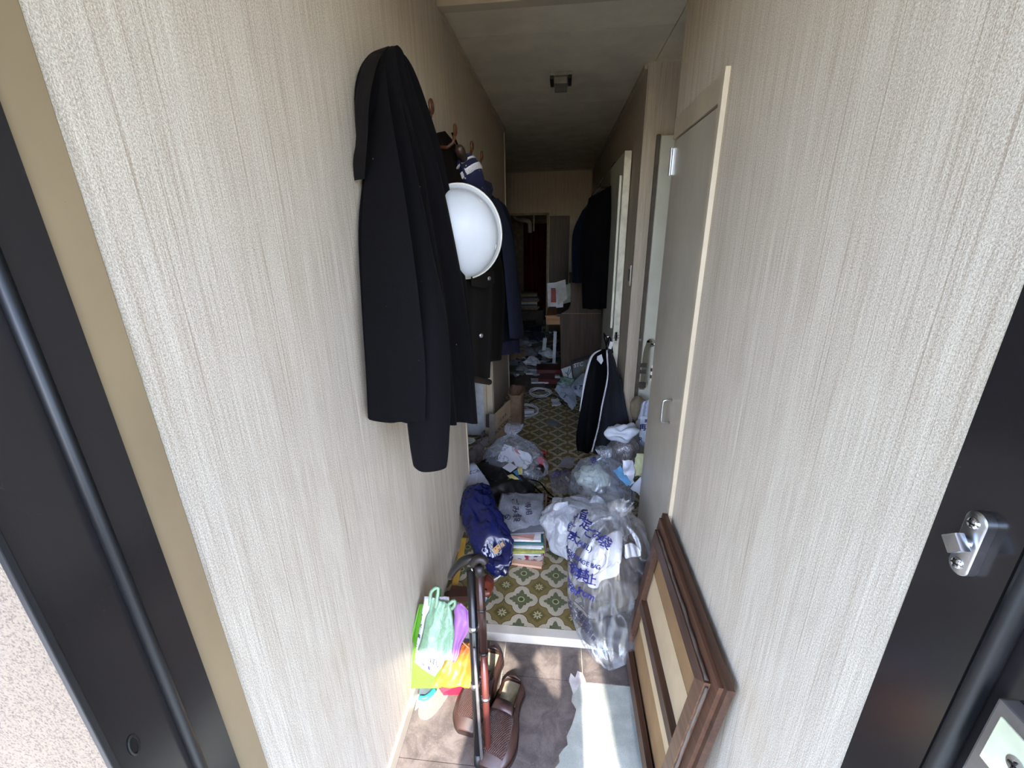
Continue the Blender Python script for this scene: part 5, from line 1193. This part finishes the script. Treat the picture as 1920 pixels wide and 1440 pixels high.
# pale plastic bags on the far floor
BLF = film('bluish_white_film', (206, 220, 244), .72, .35, 20, .4)
t = thing('plastic_bag', 'pale bluish plastic bag with blue characters in front of the desk', 'plastic bag', at_floor(1095, 740))
o = part('body', lump(at_floor(1096, 738)+Vector((0, 0, .08)), (.14, .16, .10), .05, 9, 141, 4, ZF+.002, 1.2), BLF, t, smooth=True); bvx = bvh_of(o)
for tx, a, b in (('集', 1078, 728), ('団', 1090, 727)): bagtext3(tx, a, b, 0, 9, o, bvx, t, INKB)
t = thing('plastic_bag', 'pale bluish plastic bag with one blue mark, lying flat on the patterned floor', 'plastic bag', at_floor(1070, 752))
o = part('sheet', sheet([at_floor(1040, 742)+Vector((0, 0, .05)), at_floor(1052, 752)+Vector((0, 0, .04)), at_floor(1072, 768)+Vector((0, 0, .004))], [at_floor(1062, 728)+Vector((0, 0, .06)), at_floor(1078, 740)+Vector((0, 0, .06)), at_floor(1082, 762)+Vector((0, 0, .01))], 16, 14, .04, 12, 142, Vector((0, 0, 1))), BLF, t, smooth=True, solid=.002); bvx = bvh_of(o)
bagtext3('(', 1059, 744, 20, 14, o, bvx, t, INKB)
t = thing('plastic_bag', 'greenish clear plastic bag crumpled against the white card', 'plastic bag', at_floor(1064, 726))
part('body', lump(at_floor(1064, 728)+Vector((0, 0, .06)), (.10, .08, .06), .04, 12, 143, 4, ZF+.002, 1.2), film('greenish_film', (150, 190, 180), .5, .25, 18, .5), t, smooth=True)
# cables
CW = mat('cable_white', (196, 200, 206), .5)
def cable(label, px, py, R_, n, seed, m):
    k = thing('cable', label, 'cable', at_floor(px, py)); c = at_floor(px, py); r_ = random.Random(seed); P = []
    for i in range(n*12):
        a = 2*PI*i/12; rr_ = R_*(.75+.35*mnoise.noise(Vector((i*.21, seed, 0))))
        P.append(c+Vector((math.cos(a)*rr_*1.15, math.sin(a)*rr_*1.3, .006+.020*(i/(n*12))+.01*abs(mnoise.noise(Vector((i*.3, seed, 4)))))))
    part('wire', MB().tube(P, .0048, 6), m, k, smooth=True); return k
k = cable('coiled white cable with a plug on the patterned floor', 985, 772, .13, 4, 3, CW)
part('plug', MB().box(at_floor(993, 771)+Vector((.0, -.06, .022)), (.085, .05, .03), None, .005), CW, k)
cable('coiled white cable lying nearer the worn mat', 1012, 738, .12, 3, 8, CW)
t = thing('cable', 'long dark cable looping across the patterned floor', 'cable', at_floor(1010, 752))
part('wire', MB().tube(resample([at_floor(a, b)+Vector((0, 0, .008)) for a, b in ((985, 762), (1000, 752), (1020, 745), (1040, 744), (1052, 756), (1060, 763))], 30), .006, 6), CLT[3], t, smooth=True)
t = thing('paper_scrap', 'torn grey paper pieces beside the flat plastic bag', 'paper', at_floor(1042, 758))
part('sheet', sheet([at_floor(1033, 750)+Vector((0, 0, .01)), at_floor(1036, 756)+Vector((0, 0, .01)), at_floor(1036, 763)+Vector((0, 0, .004))], [at_floor(1046, 748)+Vector((0, 0, .02)), at_floor(1050, 756)+Vector((0, 0, .02)), at_floor(1052, 760)+Vector((0, 0, .01))], 8, 8, .02, 20, 151), CLT[0], t, smooth=True, solid=.002)
t = thing('floor_patch', 'pale blue grey patch stuck on the patterned hall floor', 'sticker', at_floor(1032, 793))
part('patch', MB().prism([at_floor(1024, 795), at_floor(1028, 788), at_floor(1036, 787), at_floor(1047, 792), at_floor(1042, 799), at_floor(1032, 800)], (0, 0, .001)), mat('patch_blue', (120, 126, 136), .6), t)
# cardboard and paper bag at the left
CB = mat('cardboard', (160, 138, 110), .85, var=.06, bmp=.1)
t = thing('cardboard_box', 'flattened tan cardboard box with dark print leaning at the left passage wall', 'box', at_floor(925, 812))
q = [aty(929, 832, 2.75), aty(928, 778, 2.75), aty(957, 750, 2.93), aty(958, 822, 2.90)]
for p in q: p.z = max(p.z, ZF+.002)
o = part('front_panel', MB().prism(q, (-.01, .0, 0)), CB, t)
part('side_panel', MB().prism([aty(917, 832, 2.70), aty(917, 776, 2.70), aty(928, 778, 2.75), aty(929, 832, 2.75)], (.004, .006, 0)), mat('cardboard_grey', (124, 116, 108), .85), t)
part('dark_tape', MB().prism([aty(911, 801, 2.68), aty(911, 778, 2.68), aty(917, 777, 2.69), aty(917, 802, 2.69)], (0, .006, 0)), mat('tape_black', (36, 32, 32), .6), t)
dx = (q[3]-q[0]); dx.z = 0
lettering('printed_lettering', 'SOCCOROC', aty(945, 795, 2.85), dx+Vector((0, 0, .05)), (0, 0, 1), .042, o, mat('print_brown', (46, 38, 32), .7), t)
lettering('printed_lettering', '三木ネ', aty(944, 783, 2.84), dx+Vector((0, 0, .05)), (0, 0, 1), .030, o, mat('print_brown', (46, 38, 32), .7), t)
t = thing('paper_bag', 'brown paper bag with rolled top behind the flattened cardboard', 'paper bag', at_floor(968, 806))
c = at_floor(967, 803); KR = mat('kraft_paper', (124, 100, 78), .8, bmp=.2)
mb = MB(); rings = []
for i in range(11):
    f = i/10; ring = []
    for k_ in range(32):
        a = 2*PI*k_/32; sx, sy = math.copysign(abs(math.cos(a))**.5, math.cos(a)), math.copysign(abs(math.sin(a))**.5, math.sin(a))
        w_ = 1+.06*mnoise.noise(Vector((sx*2, sy*2, f*4)))
        ring.append(Vector((c.x+sx*.055*w_, c.y+.10+sy*.12*w_, ZF+.002+f*.27+.02*mnoise.noise(Vector((sx*2, sy*2, 9)))*f)))
    rings.append(ring)
o = MB().loft(rings, True, False); part('body', o, KR, t, solid=.002, smooth=True)
part('rolled_rim', MB().tube([p+Vector((0, 0, .004)) for p in rings[-1]+rings[-1][:1]], .012, 6), KR, t, smooth=True)
# heap in the far room: countable pieces, each its own
HE = [(1000, 640, 'cloth'), (985, 652, 'cloth'), (1010, 655, 'book'), (995, 668, 'cloth'), (975, 672, 'packet'), (1005, 676, 'book'), (1022, 672, 'packet'), (1030, 680, 'book'), (990, 684, 'book'), (970, 688, 'book'), (1015, 664, 'box'), (983, 662, 'book'),
      (965, 676, 'box'), (1028, 660, 'book'), (998, 690, 'packet'), (962, 700, 'book'), (1000, 625, 'box'), (985, 630, 'book'), (972, 645, 'box'), (1012, 634, 'book'), (1030, 640, 'book'), (990, 612, 'box'), (1008, 605, 'book'), (975, 620, 'book')]
PLC = {0: 'left', 1: 'middle', 2: 'right'}
for i, (px, py, kind) in enumerate(HE):
    p = at_floor(px, py); ci = (i*5+2) % 8; m_ = CLT[ci]
    if p.y > 7.2: p = p*(7.2/p.y); p.z = ZF
    z0 = .03*rnd.random()
    row = 'nearer' if py > 665 else ('mid' if py > 640 else 'furthest'); side = 'left' if px < 985 else ('centre' if px < 1008 else 'right')
    la = '%s %s lying in the far room clutter, %s row, %s, item beside %s things' % (NM[ci], kind, row, side, NM[(ci+3) % 8])
    if kind == 'book': book('%s book in the far clutter, %s row %s' % (NM[ci], row, side), (p.x, p.y, ZF+z0), .24, .17, .03, rnd.uniform(-.9, .9), m_, 'book', 'book', True, rnd.uniform(-.15, .25))
    else:
        k = thing({'cloth': 'cloth_bundle', 'packet': 'packet', 'box': 'small_box'}[kind], '%s %s in the far clutter, %s row %s' % (NM[ci], kind, row, side), kind, (p.x, p.y, ZF))
        if kind == 'box':
            part('body', MB().box((p.x, p.y, ZF+.06), (.2, .16, .11), rotZ(rnd.uniform(-.8, .8)), .004), m_, k); part('lid', MB().box((p.x, p.y, ZF+.122), (.206, .166, .014), rotZ(.0+rnd.uniform(-.8, .8)), .003), CLT[(ci+1) % 8], k)
        else: part('body', lump((p.x, p.y, ZF+.06), (.17 if kind == 'cloth' else .1, .15 if kind == 'cloth' else .08, .07), .06, 8, 200+i, 4, ZF+.002, 1), m_, k, smooth=True)
# far room: red curtain, white pipe, piled papers
t = thing('red_curtain', 'dark red curtain seen through the far doorway', 'curtain', (-.4, 7.6, ZF))
part('cloth', MB().grid(lambda u, v: Vector((-.62+.46*u, 7.6+.03*math.sin(u*34)+.01*math.sin(u*80+v*3), .045+1.6*v)), 70, 12), cloth_mat('curtain_red', (74, 15, 13), .85), t, smooth=True, solid=.003)
t = thing('drain_pipe', 'white pipe elbow above the dark red curtain in the far room', 'pipe', (-.5, 7.3, 1.7))
part('pipe', MB().tube(resample([Vector((-.78, 7.3, 2.298)), Vector((-.77, 7.3, 1.85)), Vector((-.72, 7.3, 1.72)), Vector((-.56, 7.3, 1.69)), Vector((-.50, 7.3, 1.66)), Vector((-.49, 7.3, 1.6)), Vector((-.49, 7.3, 1.50))], 16), [.02+.012*(i > 6) for i in range(17)], 12), mat('pipe_white', (186, 184, 170), .4), t, smooth=True)
t = thing('drain_pipe', 'slim white pipe beside the pipe elbow in the far room', 'pipe', (-.42, 7.32, 1.6))
part('pipe', MB().tube([Vector((-.425, 7.32, 2.298)), Vector((-.43, 7.32, 1.52))], .014, 10), mat('pipe_white', (186, 184, 170), .4), t, smooth=True)
zz = .30
t = thing('side_cabinet', 'low dark cabinet in the far room with papers piled on it', 'cabinet', (-.5, 7.1, ZF))
part('body', MB().bb((-.72, 6.95, ZF), (-.25, 7.35, .30), .004), mat('cabinet_dark', (44, 34, 28), .6), t)
part('door', MB().bb((-.70, 6.94, .07), (-.49, 6.951, .28), .003), mat('cabinet_door', (52, 40, 32), .6), t)
part('door', MB().bb((-.48, 6.94, .07), (-.27, 6.951, .28), .003), mat('cabinet_door', (52, 40, 32), .6), t)
for i in range(9):
    h_ = .022+.012*rnd.random(); m_ = CLT[(6, 1, 4, 0, 6, 1, 2, 6, 4)[i]]
    book('%s book, number %s from the bottom in the far room pile' % (NM[(6, 1, 4, 0, 6, 1, 2, 6, 4)[i]], ('one', 'two', 'three', 'four', 'five', 'six', 'seven', 'eight', 'nine')[i]), (-.48+rnd.uniform(-.02, .02), 7.12, zz), .26, .2, h_, rnd.uniform(-.15, .15), m_, 'book', 'book'); zz += h_+.002
# rubbish nobody could count between the pieces
mb = MB(); r2 = random.Random(11)
for i in range(520):
    px, py = r2.uniform(960, 1045), r2.uniform(612, 706)
    p = at_floor(px, py)
    if p.y > 7.6 or p.x < -2.1 or (p.x > .0 and 4.2 < p.y < 5.3): continue
    s_ = r2.uniform(.015, .06); a = r2.uniform(0, PI); z = ZF+.004+r2.random()*.05
    mb.box((p.x, p.y, z), (s_*r2.uniform(.6, 2.2), s_, r2.uniform(.002, .012)), rotZ(a) @ rotX(r2.uniform(-.5, .5)))
def litter():
    m, tt, b = mat_begin('paper_litter'); o_ = tt.nodes.new('ShaderNodeNewGeometry'); cr = N(o_.outputs['Random Per Island'])
    c = nmix(nsm(cr, .25, .3), lin((40, 40, 44)), lin((130, 132, 136))); c = nmix(nsm(cr, .6, .65), c, lin((196, 202, 208))); c = nmix(nsm(cr, .85, .88), c, lin((110, 96, 72)))
    setcol(tt, b, c); return m
o = obj('paper_litter', mb, litter()); tag(o, 'litter of scraps and papers strewn over the far floor', 'litter', kind='stuff')
